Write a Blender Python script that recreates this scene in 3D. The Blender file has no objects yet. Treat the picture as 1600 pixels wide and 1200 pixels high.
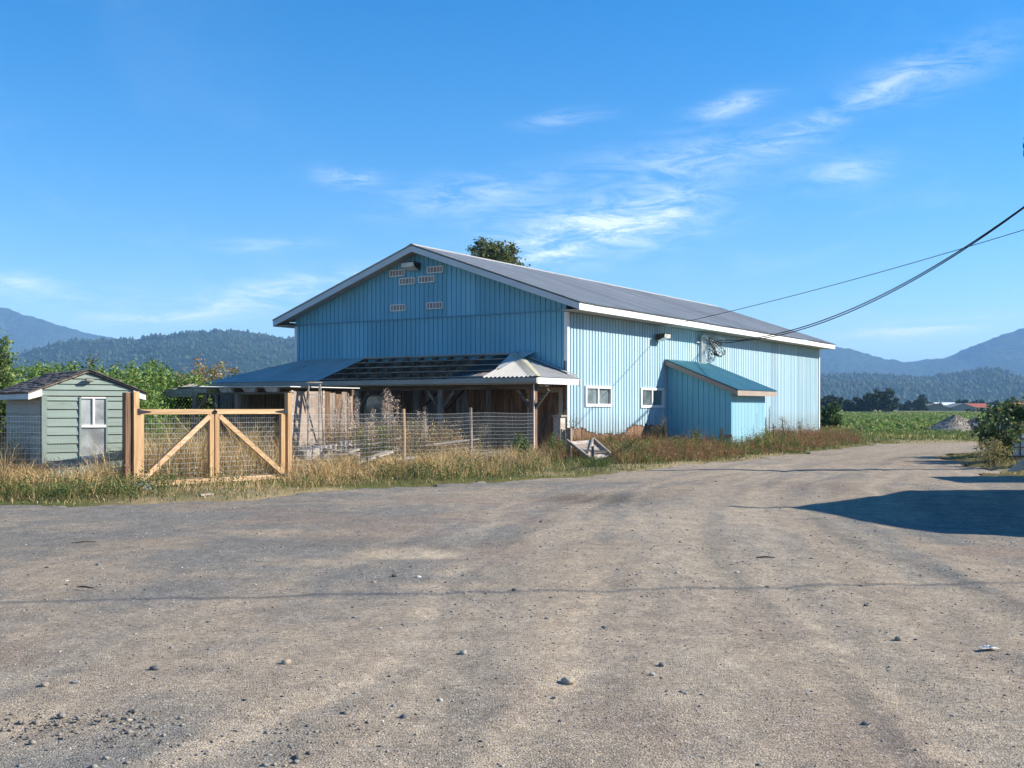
import bpy, math, random
import numpy as np
from mathutils import Vector, Matrix

random.seed(7); RNG = np.random.default_rng(11)
scene = bpy.context.scene
COL = scene.collection
R = math.radians

# ------------------------------------------------------------------ camera
F_PX, HORIZON, CAM_H = 1700.0, 637.0, 1.55          # focal length / horizon row measured on the 1600 px wide photograph
cam_d = bpy.data.cameras.new('camera'); cam = bpy.data.objects.new('camera', cam_d); COL.objects.link(cam)
cam.location = (0, 0, CAM_H); cam.rotation_euler = (R(90), 0, 0)
cam_d.sensor_width = 36.0; cam_d.lens = 36.0 * F_PX / 1600.0
cam_d.shift_y = (HORIZON - 600.0) / 1600.0
cam_d.clip_start = 0.1; cam_d.clip_end = 40000
scene.camera = cam

# ------------------------------------------------------------------ light
SUN_EL, SUN_DIR = R(30.0), Vector((0.998, 0.056, 0.0))
SUN_VEC = Vector((SUN_DIR.x*math.cos(SUN_EL), SUN_DIR.y*math.cos(SUN_EL), math.sin(SUN_EL)))
sun_d = bpy.data.lights.new('sun', 'SUN'); sun_d.energy = 5.0; sun_d.angle = R(0.55); sun_d.color = (1.0, 0.935, 0.81)
sun = bpy.data.objects.new('sun', sun_d); COL.objects.link(sun)
sun.rotation_euler = SUN_VEC.to_track_quat('Z', 'Y').to_euler(); sun.location = (60, 0, 60)
scene.view_settings.view_transform = 'Standard'; scene.view_settings.look = 'None'
scene.view_settings.exposure = 1.02; scene.view_settings.gamma = 1.0
scene.cycles.use_denoising = True
scene.cycles.max_bounces = 6; scene.cycles.diffuse_bounces = 3; scene.cycles.glossy_bounces = 3
scene.cycles.transmission_bounces = 4; scene.cycles.transparent_max_bounces = 8; scene.cycles.volume_bounces = 1
scene.cycles.use_adaptive_sampling = True; scene.cycles.adaptive_threshold = 0.02

# tiny node-expression helper -------------------------------------------------
class NX:
    def __init__(s, tree): s.t = tree
    def n(s, kind, **kw):
        nd = s.t.nodes.new(kind)
        for k, v in kw.items(): setattr(nd, k, v)
        return nd
    def link(s, a, b): s.t.links.new(a, b)
    def put(s, sock, v):
        if hasattr(v, 'is_linked') or isinstance(v, bpy.types.NodeSocket): s.t.links.new(v, sock)
        else: sock.default_value = v
    def m(s, op, a, b=0.0, c=None, clamp=False):
        nd = s.n('ShaderNodeMath', operation=op); nd.use_clamp = clamp
        s.put(nd.inputs[0], a); s.put(nd.inputs[1], b)
        if c is not None: s.put(nd.inputs[2], c)
        return nd.outputs[0]
    def ramp(s, v, lo, hi):
        nd = s.n('ShaderNodeMapRange'); nd.clamp = True; nd.interpolation_type = 'SMOOTHSTEP'
        s.put(nd.inputs[0], v); nd.inputs[1].default_value = lo; nd.inputs[2].default_value = hi
        return nd.outputs[0]
    def mix(s, f, a, b, blend='MIX'):
        nd = s.n('ShaderNodeMix', data_type='RGBA', blend_type=blend)
        s.put(nd.inputs[0], f)
        for i, v in ((6, a), (7, b)):
            if isinstance(v, bpy.types.NodeSocket): s.link(v, nd.inputs[i])
            else: nd.inputs[i].default_value = (*v[:3], 1)
        return nd.outputs[2]
    def noise(s, vec, scale, detail=3, rough=0.55, dist=0.0):
        nd = s.n('ShaderNodeTexNoise'); nd.inputs['Scale'].default_value = scale; nd.inputs['Detail'].default_value = detail
        nd.inputs['Roughness'].default_value = rough; nd.inputs['Distortion'].default_value = dist
        if vec is not None: s.link(vec, nd.inputs['Vector'])
        return nd.outputs[0]
    def mapping(s, vec, scale=(1, 1, 1), rot=(0, 0, 0), loc=(0, 0, 0)):
        nd = s.n('ShaderNodeMapping'); nd.inputs['Scale'].default_value = scale; nd.inputs['Rotation'].default_value = rot
        nd.inputs['Location'].default_value = loc; s.link(vec, nd.inputs['Vector']); return nd.outputs[0]

world = bpy.data.worlds.new('World'); scene.world = world; world.use_nodes = True
wt = world.node_tree; wt.nodes.clear(); w = NX(wt)
sky = w.n('ShaderNodeTexSky'); sky.sky_type = 'NISHITA'; sky.sun_disc = False
sky.sun_elevation = SUN_EL; sky.sun_rotation = math.atan2(SUN_DIR.x, SUN_DIR.y)
sky.altitude = 50; sky.air_density = 1.0; sky.dust_density = 0.0; sky.ozone_density = 3.2
tc = w.n('ShaderNodeTexCoord'); sep = w.n('ShaderNodeSeparateXYZ'); w.link(tc.outputs['Generated'], sep.inputs[0])
az = w.m('ARCTAN2', sep.outputs[0], sep.outputs[1]); el = w.m('ARCSINE', sep.outputs[2])
# thin cirrus: a stretched noise laid on a high cloud plane all round, thicker in a few wisps
zz = w.m('ADD', w.m('MAXIMUM', sep.outputs[2], 0.0), 0.10)
cmb = w.n('ShaderNodeCombineXYZ'); w.link(w.m('DIVIDE', sep.outputs[0], zz), cmb.inputs[0]); w.link(w.m('DIVIDE', sep.outputs[1], zz), cmb.inputs[1])
cl = w.mapping(cmb.outputs[0], scale=(1.6, 0.8, 1), rot=(0, 0, R(28)), loc=(3.1, 1.7, 0))
n1 = w.noise(cl, 1.1, 8, 0.62, 0.7); n2 = w.noise(cl, 0.45, 2, 0.5, 0.2)
cmb2 = w.n('ShaderNodeCombineXYZ'); w.link(az, cmb2.inputs[0]); w.link(el, cmb2.inputs[1])
fine = w.noise(w.mapping(cmb2.outputs[0], scale=(9, 40, 1), rot=(0, 0, R(-14))), 1.7, 12, 0.74, 0.6)
body = w.m('MULTIPLY', w.ramp(n1, 0.48, 0.80), w.ramp(n2, 0.40, 0.66))
wisps = None
def wisp(px, py, sx, sy, tilt, amp):
    global wisps
    a0 = math.atan((px-800)/F_PX); e0 = math.atan((HORIZON-py)/F_PX*math.cos(a0))
    da = w.m('SUBTRACT', az, a0); de = w.m('SUBTRACT', el, e0); c, s_ = math.cos(tilt), math.sin(tilt)
    u = w.m('ADD', w.m('MULTIPLY', da, c*F_PX/sx), w.m('MULTIPLY', de, s_*F_PX/sx))
    v = w.m('ADD', w.m('MULTIPLY', da, -s_*F_PX/sy), w.m('MULTIPLY', de, c*F_PX/sy))
    q = w.m('EXPONENT', w.m('MULTIPLY', w.m('ADD', w.m('MULTIPLY', u, u), w.m('MULTIPLY', v, v)), -1.0))
    q = w.m('MULTIPLY', q, amp)
    wisps = q if wisps is None else w.m('ADD', wisps, q)
for a in ((925, 362, 150, 38, .10, 1.2), (1010, 330, 80, 22, .2, .8), (1375, 135, 60, 22, .35, .55), (1490, 100, 90, 30, .3, .3), (1140, 165, 55, 14, .2, .6),
          (545, 278, 45, 14, -.1, .6), (440, 455, 120, 20, .18, 1.0), (260, 492, 130, 14, .1, .9), (1420, 516, 130, 12, .1, 1.3),
          (20, 443, 60, 16, 0, .7), (1320, 272, 60, 22, .1, .5), (730, 305, 120, 26, .15, .5), (1080, 250, 150, 34, .12, .42), (1250, 205, 70, 20, .3, .35), (120, 465, 90, 12, .1, .5), (560, 440, 60, 14, .2, .5), (850, 395, 60, 18, .1, .6), (410, 382, 80, 10, .05, .4), (880, 185, 60, 12, .1, .35)):
    wisp(*a)
cloud = w.m('ADD', w.m('MULTIPLY', body, 0.22), w.m('MULTIPLY', wisps, w.ramp(fine, 0.36, 0.68)))
cloud = w.m('MULTIPLY', w.m('MINIMUM', cloud, 1.0), w.ramp(sep.outputs[2], -0.01, 0.05))
hs = w.n('ShaderNodeHueSaturation'); hs.inputs['Saturation'].default_value = 1.42; w.link(w.mix(1.0, sky.outputs[0], (.99, .985, 1.03), 'MULTIPLY'), hs.inputs['Color'])
skyc = w.mix(w.m('MULTIPLY', cloud, 0.80), hs.outputs[0], (7.6, 8.0, 8.4))
bg = w.n('ShaderNodeBackground'); bg.inputs[1].default_value = 0.090; w.link(skyc, bg.inputs[0])
wo = w.n('ShaderNodeOutputWorld'); w.link(bg.outputs[0], wo.inputs[0])

# ------------------------------------------------------------------ helpers
def tag(o, label=None, cat=None, group=None, kind=None):
    if label: o['label'] = label
    if cat: o['category'] = cat
    if group: o['group'] = group
    if kind: o['kind'] = kind
    return o
def thing(name, label, cat, loc=(0, 0, 0), rz=0.0, group=None):
    o = bpy.data.objects.new(name, None); COL.objects.link(o); o.location = loc; o.rotation_euler = (0, 0, rz); o.empty_display_size = .2
    return tag(o, label, cat, group)
def raw_mesh(name, V, polys, col=None, smooth=False):
    """V (n,3); polys: list of int arrays (m,k)"""
    V = np.asarray(V, np.float32); me = bpy.data.meshes.new(name)
    polys = [np.asarray(p, np.int32) for p in polys if len(p)]
    tot = np.concatenate([np.full(len(p), p.shape[1], np.int32) for p in polys]); idx = np.concatenate([p.ravel() for p in polys])
    me.vertices.add(len(V)); me.vertices.foreach_set('co', V.ravel())
    me.loops.add(len(idx)); me.loops.foreach_set('vertex_index', idx)
    me.polygons.add(len(tot)); st = np.zeros(len(tot), np.int32); st[1:] = np.cumsum(tot)[:-1]
    me.polygons.foreach_set('loop_start', st); me.polygons.foreach_set('loop_total', tot)
    if smooth: me.polygons.foreach_set('use_smooth', np.ones(len(tot), bool))
    me.update(calc_edges=True)
    if col is not None:
        at = me.color_attributes.new('Col', 'FLOAT_COLOR', 'POINT'); c = np.ones((len(V), 4), np.float32); c[:, :3] = col
        at.data.foreach_set('color', c.ravel())
    return me
def link(name, me, mat, parent=None, loc=None, rz=0):
    o = bpy.data.objects.new(name, me); COL.objects.link(o)
    if mat and not me.materials: me.materials.append(mat)
    if parent: o.parent = parent
    if loc is not None: o.location = loc
    if rz: o.rotation_euler = (0, 0, rz)
    return o
def copy_tree(o, parent=None):
    c = o.copy(); COL.objects.link(c); c.parent = parent
    for ch in o.children: copy_tree(ch, c)
    return c
class MB:
    def __init__(s): s.v = []; s.f = []
    def add(s, V, F):
        k = len(s.v); s.v += [tuple(map(float, p)) for p in V]; s.f += [tuple(i+k for i in f) for f in F]; return s
    def box(s, x0, x1, y0, y1, z0, z1):
        return s.add([(x0,y0,z0),(x1,y0,z0),(x1,y1,z0),(x0,y1,z0),(x0,y0,z1),(x1,y0,z1),(x1,y1,z1),(x0,y1,z1)],
                     [(0,3,2,1),(4,5,6,7),(0,1,5,4),(1,2,6,5),(2,3,7,6),(3,0,4,7)])
    def beam(s, p, q, w, h, up=(0, 0, 1), cham=0.0):
        p, q, up = Vector(p), Vector(q), Vector(up); t = (q-p).normalized(); a = t.cross(up)
        if a.length < 1e-4: a = t.cross(Vector((0, 1, 0)))
        a.normalize(); b = a.cross(t).normalized()
        ring = [(-1,-1),(1,-1),(1,1),(-1,1)] if not cham else [(-1,-1+cham),(-1+cham,-1),(1-cham,-1),(1,-1+cham),(1,1-cham),(1-cham,1),(-1+cham,1),(-1,1-cham)]
        n = len(ring); V = [c + a*(i*w/2) + b*(j*h/2) for c in (p, q) for i, j in ring]
        F = [(i, (i+1) % n, n+(i+1) % n, n+i) for i in range(n)] + [tuple(range(n))[::-1], tuple(range(n, 2*n))]
        return s.add(V, F)
    def tube(s, pts, r, n=6, caps=True):
        pts = [Vector(p) for p in pts]; rs = r if isinstance(r, (list, tuple)) else [r]*len(pts); V = []
        for i, p in enumerate(pts):
            t = (pts[min(i+1, len(pts)-1)] - pts[max(i-1, 0)]).normalized()
            a = t.cross(Vector((0, 0, 1)));  a = t.cross(Vector((1, 0, 0))) if a.length < .15 else a
            a.normalize(); b = t.cross(a)
            V += [p + (a*math.cos(6.2832*k/n) + b*math.sin(6.2832*k/n))*rs[i] for k in range(n)]
        F = [(i*n+k, i*n+(k+1) % n, (i+1)*n+(k+1) % n, (i+1)*n+k) for i in range(len(pts)-1) for k in range(n)]
        if caps: F += [tuple(range(n))[::-1], tuple(range((len(pts)-1)*n, len(pts)*n))]
        return s.add(V, F)
    def poly(s, P): return s.add(P, [tuple(range(len(P)))])
    def prism(s, P, ext):
        n = len(P); e = Vector(ext); V = [Vector(p) for p in P] + [Vector(p)+e for p in P]
        return s.add(V, [tuple(range(n))[::-1], tuple(range(n, 2*n))] + [(i, (i+1) % n, n+(i+1) % n, n+i) for i in range(n)])
    def mesh(s, name, smooth=False):
        me = bpy.data.meshes.new(name); me.from_pydata(s.v, [], s.f)
        if smooth: me.polygons.foreach_set('use_smooth', [True]*len(me.polygons))
        me.update(); return me
    def build(s, name, mat, parent=None, smooth=False, loc=None, rz=0): return link(name, s.mesh(name, smooth), mat, parent, loc, rz)

# value noise on arrays
def _h(ix, iy, seed):
    n = (ix.astype(np.int64)*374761393 + iy.astype(np.int64)*668265263 + seed*974711) & 0x7fffffff
    n = ((n ^ (n >> 13))*1274126177) & 0x7fffffff
    return ((n ^ (n >> 16)) & 0xffff)/65535.0
def vnoise(x, y, seed=0):
    x = np.asarray(x, float); y = np.asarray(y, float); ix, iy = np.floor(x), np.floor(y); fx, fy = x-ix, y-iy
    fx = fx*fx*(3-2*fx); fy = fy*fy*(3-2*fy)
    a, b, c, d = _h(ix, iy, seed), _h(ix+1, iy, seed), _h(ix, iy+1, seed), _h(ix+1, iy+1, seed)
    return (a*(1-fx)+b*fx)*(1-fy) + (c*(1-fx)+d*fx)*fy
def fbm(x, y, seed=0, oct=4, gain=.5):
    t = 0; a = 1; s = 0
    for i in range(oct):
        t = t + a*vnoise(x*2**i, y*2**i, seed+i*17); s += a; a *= gain
    return t/s
def sstep(x, a, b):
    t = np.clip((np.asarray(x, float)-a)/(b-a), 0, 1); return t*t*(3-2*t)

# photograph pixel -> world
def P(x, y, D): return Vector(((x-800)/F_PX*D, D, CAM_H-(y-HORIZON)/F_PX*D))
def G(x, y):
    D = CAM_H*F_PX/(y-HORIZON); return Vector(((x-800)/F_PX*D, D, 0))

# ------------------------------------------------------------------ materials
def pmat(name, rough=0.8, spec=0.3):
    m = bpy.data.materials.new(name); m.use_nodes = True; t = m.node_tree; b = t.nodes['Principled BSDF']
    b.inputs['Roughness'].default_value = rough; b.inputs['Specular IOR Level'].default_value = spec
    return m, NX(t), b
def coords(x, stretch=(1, 1, 1), kind='Object'):
    t = x.n('ShaderNodeTexCoord'); oi = x.n('ShaderNodeObjectInfo'); v = x.n('ShaderNodeVectorMath', operation='ADD')
    k = x.n('ShaderNodeVectorMath', operation='SCALE'); k.inputs[0].default_value = (13.7, 7.3, 19.1); x.link(oi.outputs['Random'], k.inputs['Scale'])
    x.link(t.outputs[kind], v.inputs[0]); x.link(k.outputs[0], v.inputs[1])
    return x.mapping(v.outputs[0], scale=stretch), oi.outputs['Random']
def bump(x, b, h, strength, dist=0.02):
    nd = x.n('ShaderNodeBump'); nd.inputs['Strength'].default_value = strength; nd.inputs['Distance'].default_value = dist
    x.link(h, nd.inputs['Height']); x.link(nd.outputs[0], b.inputs['Normal'])
def painted(name, base, dirt, rough=.6, stretch=(1, 1, .25), scale=3.0, amount=.5, grime=None, metal=0.0, objvar=.12, bstr=.15, spec=.3):
    """weathered surface: base colour, large blotches towards 'dirt', fine streaks, small per-piece shift"""
    m, x, b = pmat(name, rough, spec); v, rnd = coords(x, stretch)
    a = x.noise(v, scale, 5, .6, .3); f = x.noise(v, scale*9, 4, .6)
    c = x.mix(x.m('MULTIPLY', x.ramp(a, .42, .78), amount), base, dirt)
    c = x.mix(x.m('MULTIPLY', x.ramp(f, .5, .8), amount*.6), c, dirt)
    k = x.m('ADD', x.m('MULTIPLY', rnd, objvar*2), 1-objvar)
    g = x.n('ShaderNodeVectorMath', operation='SCALE'); x.link(c, g.inputs[0]); x.link(k, g.inputs['Scale'])
    out = g.outputs[0]
    if grime:   # splash dirt with a ragged top near z = grime[0]..grime[1] in the thing's own coordinates
        t = x.n('ShaderNodeTexCoord'); s = x.n('ShaderNodeSeparateXYZ'); x.link(t.outputs['Object'], s.inputs[0])
        zz = x.m('ADD', s.outputs[2], x.m('MULTIPLY', x.m('SUBTRACT', x.noise(v, 5, 4), .5), 1.1))
        out = x.mix(x.m('MULTIPLY', x.m('SUBTRACT', 1.0, x.ramp(zz, grime[0], grime[1])), grime[2]), out, grime[3])
    x.link(out, b.inputs['Base Color']); b.inputs['Metallic'].default_value = metal
    x.link(x.m('ADD', x.m('MULTIPLY', f, .25), rough-.12), b.inputs['Roughness'])
    bump(x, b, f, bstr, .01)
    return m
def wood(name, base, dark, rough=.85, axis=2, objvar=.25, scale=2.2):
    st = [9, 9, 9]; st[axis] = .5; m, x, b = pmat(name, rough, .2); v, rnd = coords(x, tuple(st))
    a = x.noise(v, scale, 6, .65, .6); k2 = x.noise(v, scale*.35, 3, .5)
    c = x.mix(x.ramp(a, .36, .7), dark, base); c = x.mix(x.m('MULTIPLY', x.ramp(k2, .5, .75), .45), c, dark)
    k = x.m('ADD', x.m('MULTIPLY', rnd, objvar*2), 1-objvar); g = x.n('ShaderNodeVectorMath', operation='SCALE'); x.link(c, g.inputs[0]); x.link(k, g.inputs['Scale'])
    x.link(g.outputs[0], b.inputs['Base Color']); bump(x, b, a, .35, .006); return m
def leafy(name, rough=.55, trans=.35, gain=1.0):
    """foliage: colour comes from the mesh's own leaf colours"""
    m, x, b = pmat(name, rough, .25); at = x.n('ShaderNodeAttribute'); at.attribute_name = 'Col'
    g = x.n('ShaderNodeVectorMath', operation='SCALE'); x.link(at.outputs['Color'], g.inputs[0]); g.inputs['Scale'].default_value = gain
    x.link(g.outputs[0], b.inputs['Base Color'])
    tr = x.n('ShaderNodeBsdfTranslucent'); x.link(g.outputs[0], tr.inputs[0]); mx = x.n('ShaderNodeMixShader'); mx.inputs[0].default_value = trans
    out = m.node_tree.nodes['Material Output']; x.link(b.outputs[0], mx.inputs[1]); x.link(tr.outputs[0], mx.inputs[2]); x.link(mx.outputs[0], out.inputs[0])
    return m
def flat(name, c, rough=.6, metal=0, spec=.3):
    m, x, b = pmat(name, rough, spec); v, rnd = coords(x); n = x.noise(v, 14, 4)
    x.link(x.mix(x.m('MULTIPLY', x.ramp(n, .4, .75), .4), c, tuple(.6*i for i in c)), b.inputs['Base Color']); b.inputs['Metallic'].default_value = metal; return m
def glass(name, tint, rough=.06):
    m, x, b = pmat(name, rough, .6); v, r = coords(x); n = x.noise(v, 2.3, 4)
    x.link(x.mix(x.ramp(n, .35, .7), tint, tuple(min(1, 2.2*i+.01) for i in tint)), b.inputs['Base Color'])
    b.inputs['Coat Weight'].default_value = .5; b.inputs['Coat Roughness'].default_value = .04; return m

M = dict(
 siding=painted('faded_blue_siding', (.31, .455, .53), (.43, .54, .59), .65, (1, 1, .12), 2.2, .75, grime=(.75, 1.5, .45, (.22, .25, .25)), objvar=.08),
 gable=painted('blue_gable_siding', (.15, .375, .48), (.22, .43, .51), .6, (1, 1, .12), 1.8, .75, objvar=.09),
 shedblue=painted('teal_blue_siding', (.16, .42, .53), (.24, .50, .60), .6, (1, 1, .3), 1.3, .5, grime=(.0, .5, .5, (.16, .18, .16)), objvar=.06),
 white=painted('white_trim_paint', (.74, .73, .70), (.50, .47, .43), .6, (.3, 1, 1), 2.5, .45, objvar=.03),
 rake=painted('shade_and_wear_grey_paint', (.56, .58, .58), (.42, .43, .42), .6, (1, .3, 1), 2.5, .4, objvar=.03),  # white trim greyed with the gable's shade; weathered grey on the shed eaves
 soffit=painted('dull_beige_soffit', (.45, .40, .33), (.25, .22, .18), .8, (.4, 1, 1), 2.0, .5, objvar=.05),
 metal=painted('weathered_galvanised_roofing', (.47, .46, .44), (.35, .345, .34), .65, (.4, .4, .4), 1.1, .7, metal=.0, objvar=.11, spec=.25),
 metal_dk=painted('dull_grey_corrugated_roofing', (.42, .43, .41), (.29, .29, .27), .65, (.5, .5, .5), 1.6, .7, metal=.05, objvar=.07),
 metal_lt=painted('pale_galvanised_sheets', (.42, .405, .375), (.27, .25, .22), .7, (.6, .6, .6), 1.8, .6, metal=.0, objvar=.06),
 teal=painted('teal_metal_roofing', (.13, .33, .38), (.24, .43, .47), .5, (.5, .5, .5), 2.0, .6, metal=.15, objvar=.05),
 gutter=painted('worn_grey_gutter', (.34, .32, .275), (.20, .175, .145), .7, (1, .3, 1), 2.0, .6),
 fasciabrown=painted('weathered_brown_board', (.30, .235, .195), (.40, .34, .29), .85, (.5, .5, 1), 4.0, .6),
 plank=wood('dark_weathered_plank', (.33, .195, .12), (.11, .065, .042)),
 plank_grey=wood('grey_weathered_plank', (.38, .315, .25), (.15, .12, .10)),
 beamwood=wood('grey_brown_beam_wood', (.25, .195, .145), (.08, .06, .045), axis=1),
 cedar=wood('fresh_cedar_lumber', (.60, .41, .235), (.42, .265, .14), .7, 0, .10),
 cedar_v=wood('fresh_cedar_post', (.57, .38, .21), (.39, .235, .12), .7, 2, .10),
 cedar_pale=wood('pale_sunlit_brace', (.78, .56, .36), (.55, .34, .19), .75, 0, .08),
 oldwood=wood('silver_grey_timber', (.56, .50, .43), (.28, .23, .19), .9, 0, .2),
 ply=painted('stained_plywood', (.34, .27, .22), (.15, .115, .095), .9, (1, 1, .5), 2.6, 1.0), felt=flat('black_roofing_felt', (.035, .035, .038), .8), moss=painted('mossy_tan_cap', (.40, .37, .27), (.25, .25, .15), .85, (1, 1, 1), 5, .7),
 green=painted('pale_green_clapboard', (.25, .305, .265), (.17, .21, .175), .7, (.5, .5, 2), 2.4, .6, objvar=.06),
 shingle=painted('charcoal_shingle', (.085, .076, .072), (.19, .165, .15), .9, (1, 1, 1), 5, .6, objvar=.35),
 wire=flat('galvanised_wire', (.55, .56, .56), .45, .5),
 black=flat('black_hardware', (.02, .02, .022), .5),
 cable=flat('black_cable', (.012, .012, .014), .6),
 conduit=flat('grey_conduit', (.58, .59, .59), .5, .3),
 glass_dk=glass('dim_window_glass', (.075, .095, .10)),
 glass_dusty=glass('dusty_grey_glass', (.19, .20, .20), .3),
 vent=painted('rusty_brown_vent_slat', (.29, .22, .18), (.40, .34, .29), .8, (1, 1, 1), 8, .6),
 lampbody=flat('bronze_lamp_housing', (.05, .045, .04), .5, .2),
 lens=glass('frosted_lamp_lens', (.30, .29, .26), .3),
 bark=wood('bark', (.12, .09, .065), (.04, .03, .022)),
 leaf=leafy('leaves'), grass=leafy('grass_blades', .7, .3), far_leaf=leafy('distant_foliage', .8, .1),
 concrete=painted('pale_concrete', (.50, .47, .42), (.34, .31, .27), .9, (1, 1, 1), 4, .6),
)
# ------------------------------------------------------------------ setting: ground, gravel yard, field, hills
edge_px = [(0, 787), (110, 788), (200, 785), (330, 783), (450, 775), (560, 765), (700, 756), (850, 748), (960, 737), (1060, 727), (1180, 716), (1250, 708), (1330, 698)]
edge = [G(*p) for p in edge_px]
GP = [(-60, -14), (-60, 16.2), (-22, 17.3)] + [(p.x, p.y) for p in edge] + [(15.6, 46.5), (19.5, 48.0), (24, 50.5), (40, 53), (90, 58), (90, -14)]
GP = np.array(GP, float)
def sd_gravel(x, y):
    """>0 inside the gravel"""
    x = np.asarray(x, float); y = np.asarray(y, float); d = np.full(x.shape, 1e9); ins = np.zeros(x.shape, bool); n = len(GP)
    for i in range(n):
        ax, ay = GP[i]; bx, by = GP[(i+1) % n]; ex, ey = bx-ax, by-ay
        t = np.clip(((x-ax)*ex+(y-ay)*ey)/(ex*ex+ey*ey), 0, 1); d = np.minimum(d, np.hypot(x-ax-t*ex, y-ay-t*ey))
        c = ((ay > y) != (by > y)) & (x < ex*(y-ay)/((by-ay) if by != ay else 1e-9)+ax); ins ^= c
    return np.where(ins, d, -d)
# weedy island on the right, under the bramble and the tank
ISL = [(12.7, 25.7, 1.6, .8, .25), (15.2, 27.6, 3.2, 2.5, 0.0), (16.6, 32.5, 3.2, 4.6, 0), (13.7, 29.3, 1.2, 1.6, .3), (17.6, 26.5, 3.6, 1.8, 0)]
def isl(x, y):
    b = np.full(np.shape(x), -1e9)
    for cx, cy, rx, ry, a in ISL:
        c, s = math.cos(a), math.sin(a); u = ((x-cx)*c+(y-cy)*s)/rx; v = (-(x-cx)*s+(y-cy)*c)/ry
        b = np.maximum(b, (1-np.hypot(u, v))*min(rx, ry))
    return b
def inside_gravel(x, y):
    nz = (fbm(x*1.3, y*1.3, 5, 4)-.5)*1.1+(fbm(x*6, y*6, 6, 2)-.5)*.30
    return np.minimum(sd_gravel(x, y)+nz, -(isl(x, y)+nz*.8))
def road_c(D):      # centre of the driven track
    return np.interp(D, [0, 6, 11, 16, 22, 28, 36, 46, 60], [.9, 1.6, 2.0, 2.6, 4.4, 7.4, 11.6, 17.6, 30])
POT = [(G(660, 863), .95, .55, .035), (G(925, 779), 1.1, .9, .05), (G(470, 832), 1.3, .6, .02), (G(1300, 735), 2.6, .7, .05), (G(1050, 768), 1.2, .5, .03)]
TRK = [(0, o, wd_, k_) for o, wd_, k_ in ((-2.6, .16, .5), (-1.9, .2, -.4), (-1.0, .17, .7), (-.45, .2, .5), (.25, .15, -.5), (.8, .2, .8), (1.35, .16, .6), (1.9, .2, -.5), (2.6, .2, .8), (3.2, .17, .6), (3.9, .22, -.4), (4.6, .2, .5))] + [(1, o, wd_, k_) for o, wd_, k_ in ((0, .14, .9), (.42, .13, .6), (1.5, .15, .6), (-1.3, .13, .4), (-1.7, .13, .4))]
def tracks(x, y):
    "signed strength of wheel tracks: >0 packed pale dust, <0 dark churned gravel"
    t = 0; c2 = np.interp(y, [4, 7, 9, 11.3, 14.4, 20, 28], [-2.0, -.87, -.58, 0, .9, 3.2, 7.4])
    for fam, o, wd_, k_ in TRK:
        sgn = x-(road_c(y)*(1 if fam == 0 else 0)+(c2 if fam else 0))-o-.25*np.sin(y*.35+o*3)-(fbm(y*.4, y*0+o*7, 88, 2)-.5)*.5
        f = np.exp(-(sgn/wd_)**2)*np.clip(vnoise(y*.22, y*0+o*5, 89)*1.7-.25, 0, 1); t = t+k_*f*(1-sstep(y, 26, 40)*(.6 if fam == 0 else 1))
    return t
def H(x, y):
    h = (fbm(x*.35, y*.35, 21, 3)-.5)*.07*sstep(y, 2, 12)+(fbm(x*2.2, y*2.2, 31, 4, .65)-.5)*.016
    s = x-road_c(y); h = h+(vnoise(s*2.6, y*.25, 41)-.5)*.022*np.exp(-(s/4.5)**2)
    h = h-.018*np.abs(tracks(x, y))
    for p, rx, ry, dp in POT: h = h-dp*np.exp(-(((x-p.x)/rx)**2+((y-p.y)/ry)**2)*1.6)
    return h
def grid(xs, ys, fn):
    X, Y = np.meshgrid(xs, ys); nx, ny = len(xs), len(ys); i = np.arange(nx*ny).reshape(ny, nx)
    q = np.stack([i[:-1, :-1], i[:-1, 1:], i[1:, 1:], i[1:, :-1]], -1).reshape(-1, 4)
    return X.ravel(), Y.ravel(), q
def graded(lo, hi, start, step0, k, sym=False):
    out = [start]
    while out[-1] < hi: out.append(out[-1]+max(step0, k*abs(out[-1])))
    if sym: return np.array([-v for v in out[:0:-1]]+out)
    return np.concatenate([np.arange(lo, start, .8), out])

# gravel
m, x, b = pmat('gravel_and_dirt', .95, .15)
at = x.n('ShaderNodeAttribute'); at.attribute_name = 'Col'; t = x.n('ShaderNodeTexCoord'); ov = t.outputs['Object']
vo = x.n('ShaderNodeTexVoronoi'); vo.inputs['Scale'].default_value = 85; x.link(ov, vo.inputs['Vector'])
vo2 = x.n('ShaderNodeTexVoronoi'); vo2.inputs['Scale'].default_value = 190; x.link(ov, vo2.inputs['Vector'])
sc = x.n('ShaderNodeSeparateColor'); x.link(vo.outputs['Color'], sc.inputs[0]); sc2 = x.n('ShaderNodeSeparateColor'); x.link(vo2.outputs['Color'], sc2.inputs[0])
nz = x.noise(ov, 16, 8, .78); n2_ = x.noise(ov, 260, 2, .6)
k = x.m('ADD', x.m('MULTIPLY', sc.outputs[0], .55), x.m('MULTIPLY', sc2.outputs[1], .5)); k = x.m('ADD', k, x.m('MULTIPLY', nz, .7)); k = x.m('ADD', x.m('MULTIPLY', k, .85), .25)
ston = at.outputs['Alpha']
g = x.n('ShaderNodeVectorMath', operation='SCALE'); x.link(at.outputs['Color'], g.inputs[0]); x.link(k, g.inputs['Scale'])
bl = x.m('GREATER_THAN', sc.outputs[2], .965); c_ = x.mix(x.m('MULTIPLY', bl, .75), g.outputs[0], (.42, .40, .37))
dk = x.m('LESS_THAN', sc2.outputs[2], .05); c_ = x.mix(x.m('MULTIPLY', dk, .7), c_, (.06, .058, .058))
nq = x.noise(ov, 2.6, 12, .78); ng = x.noise(ov, 30, 4, .85); nq2 = x.noise(x.mapping(ov, scale=(1, .45, 1)), 7.0, 9, .8)
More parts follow.
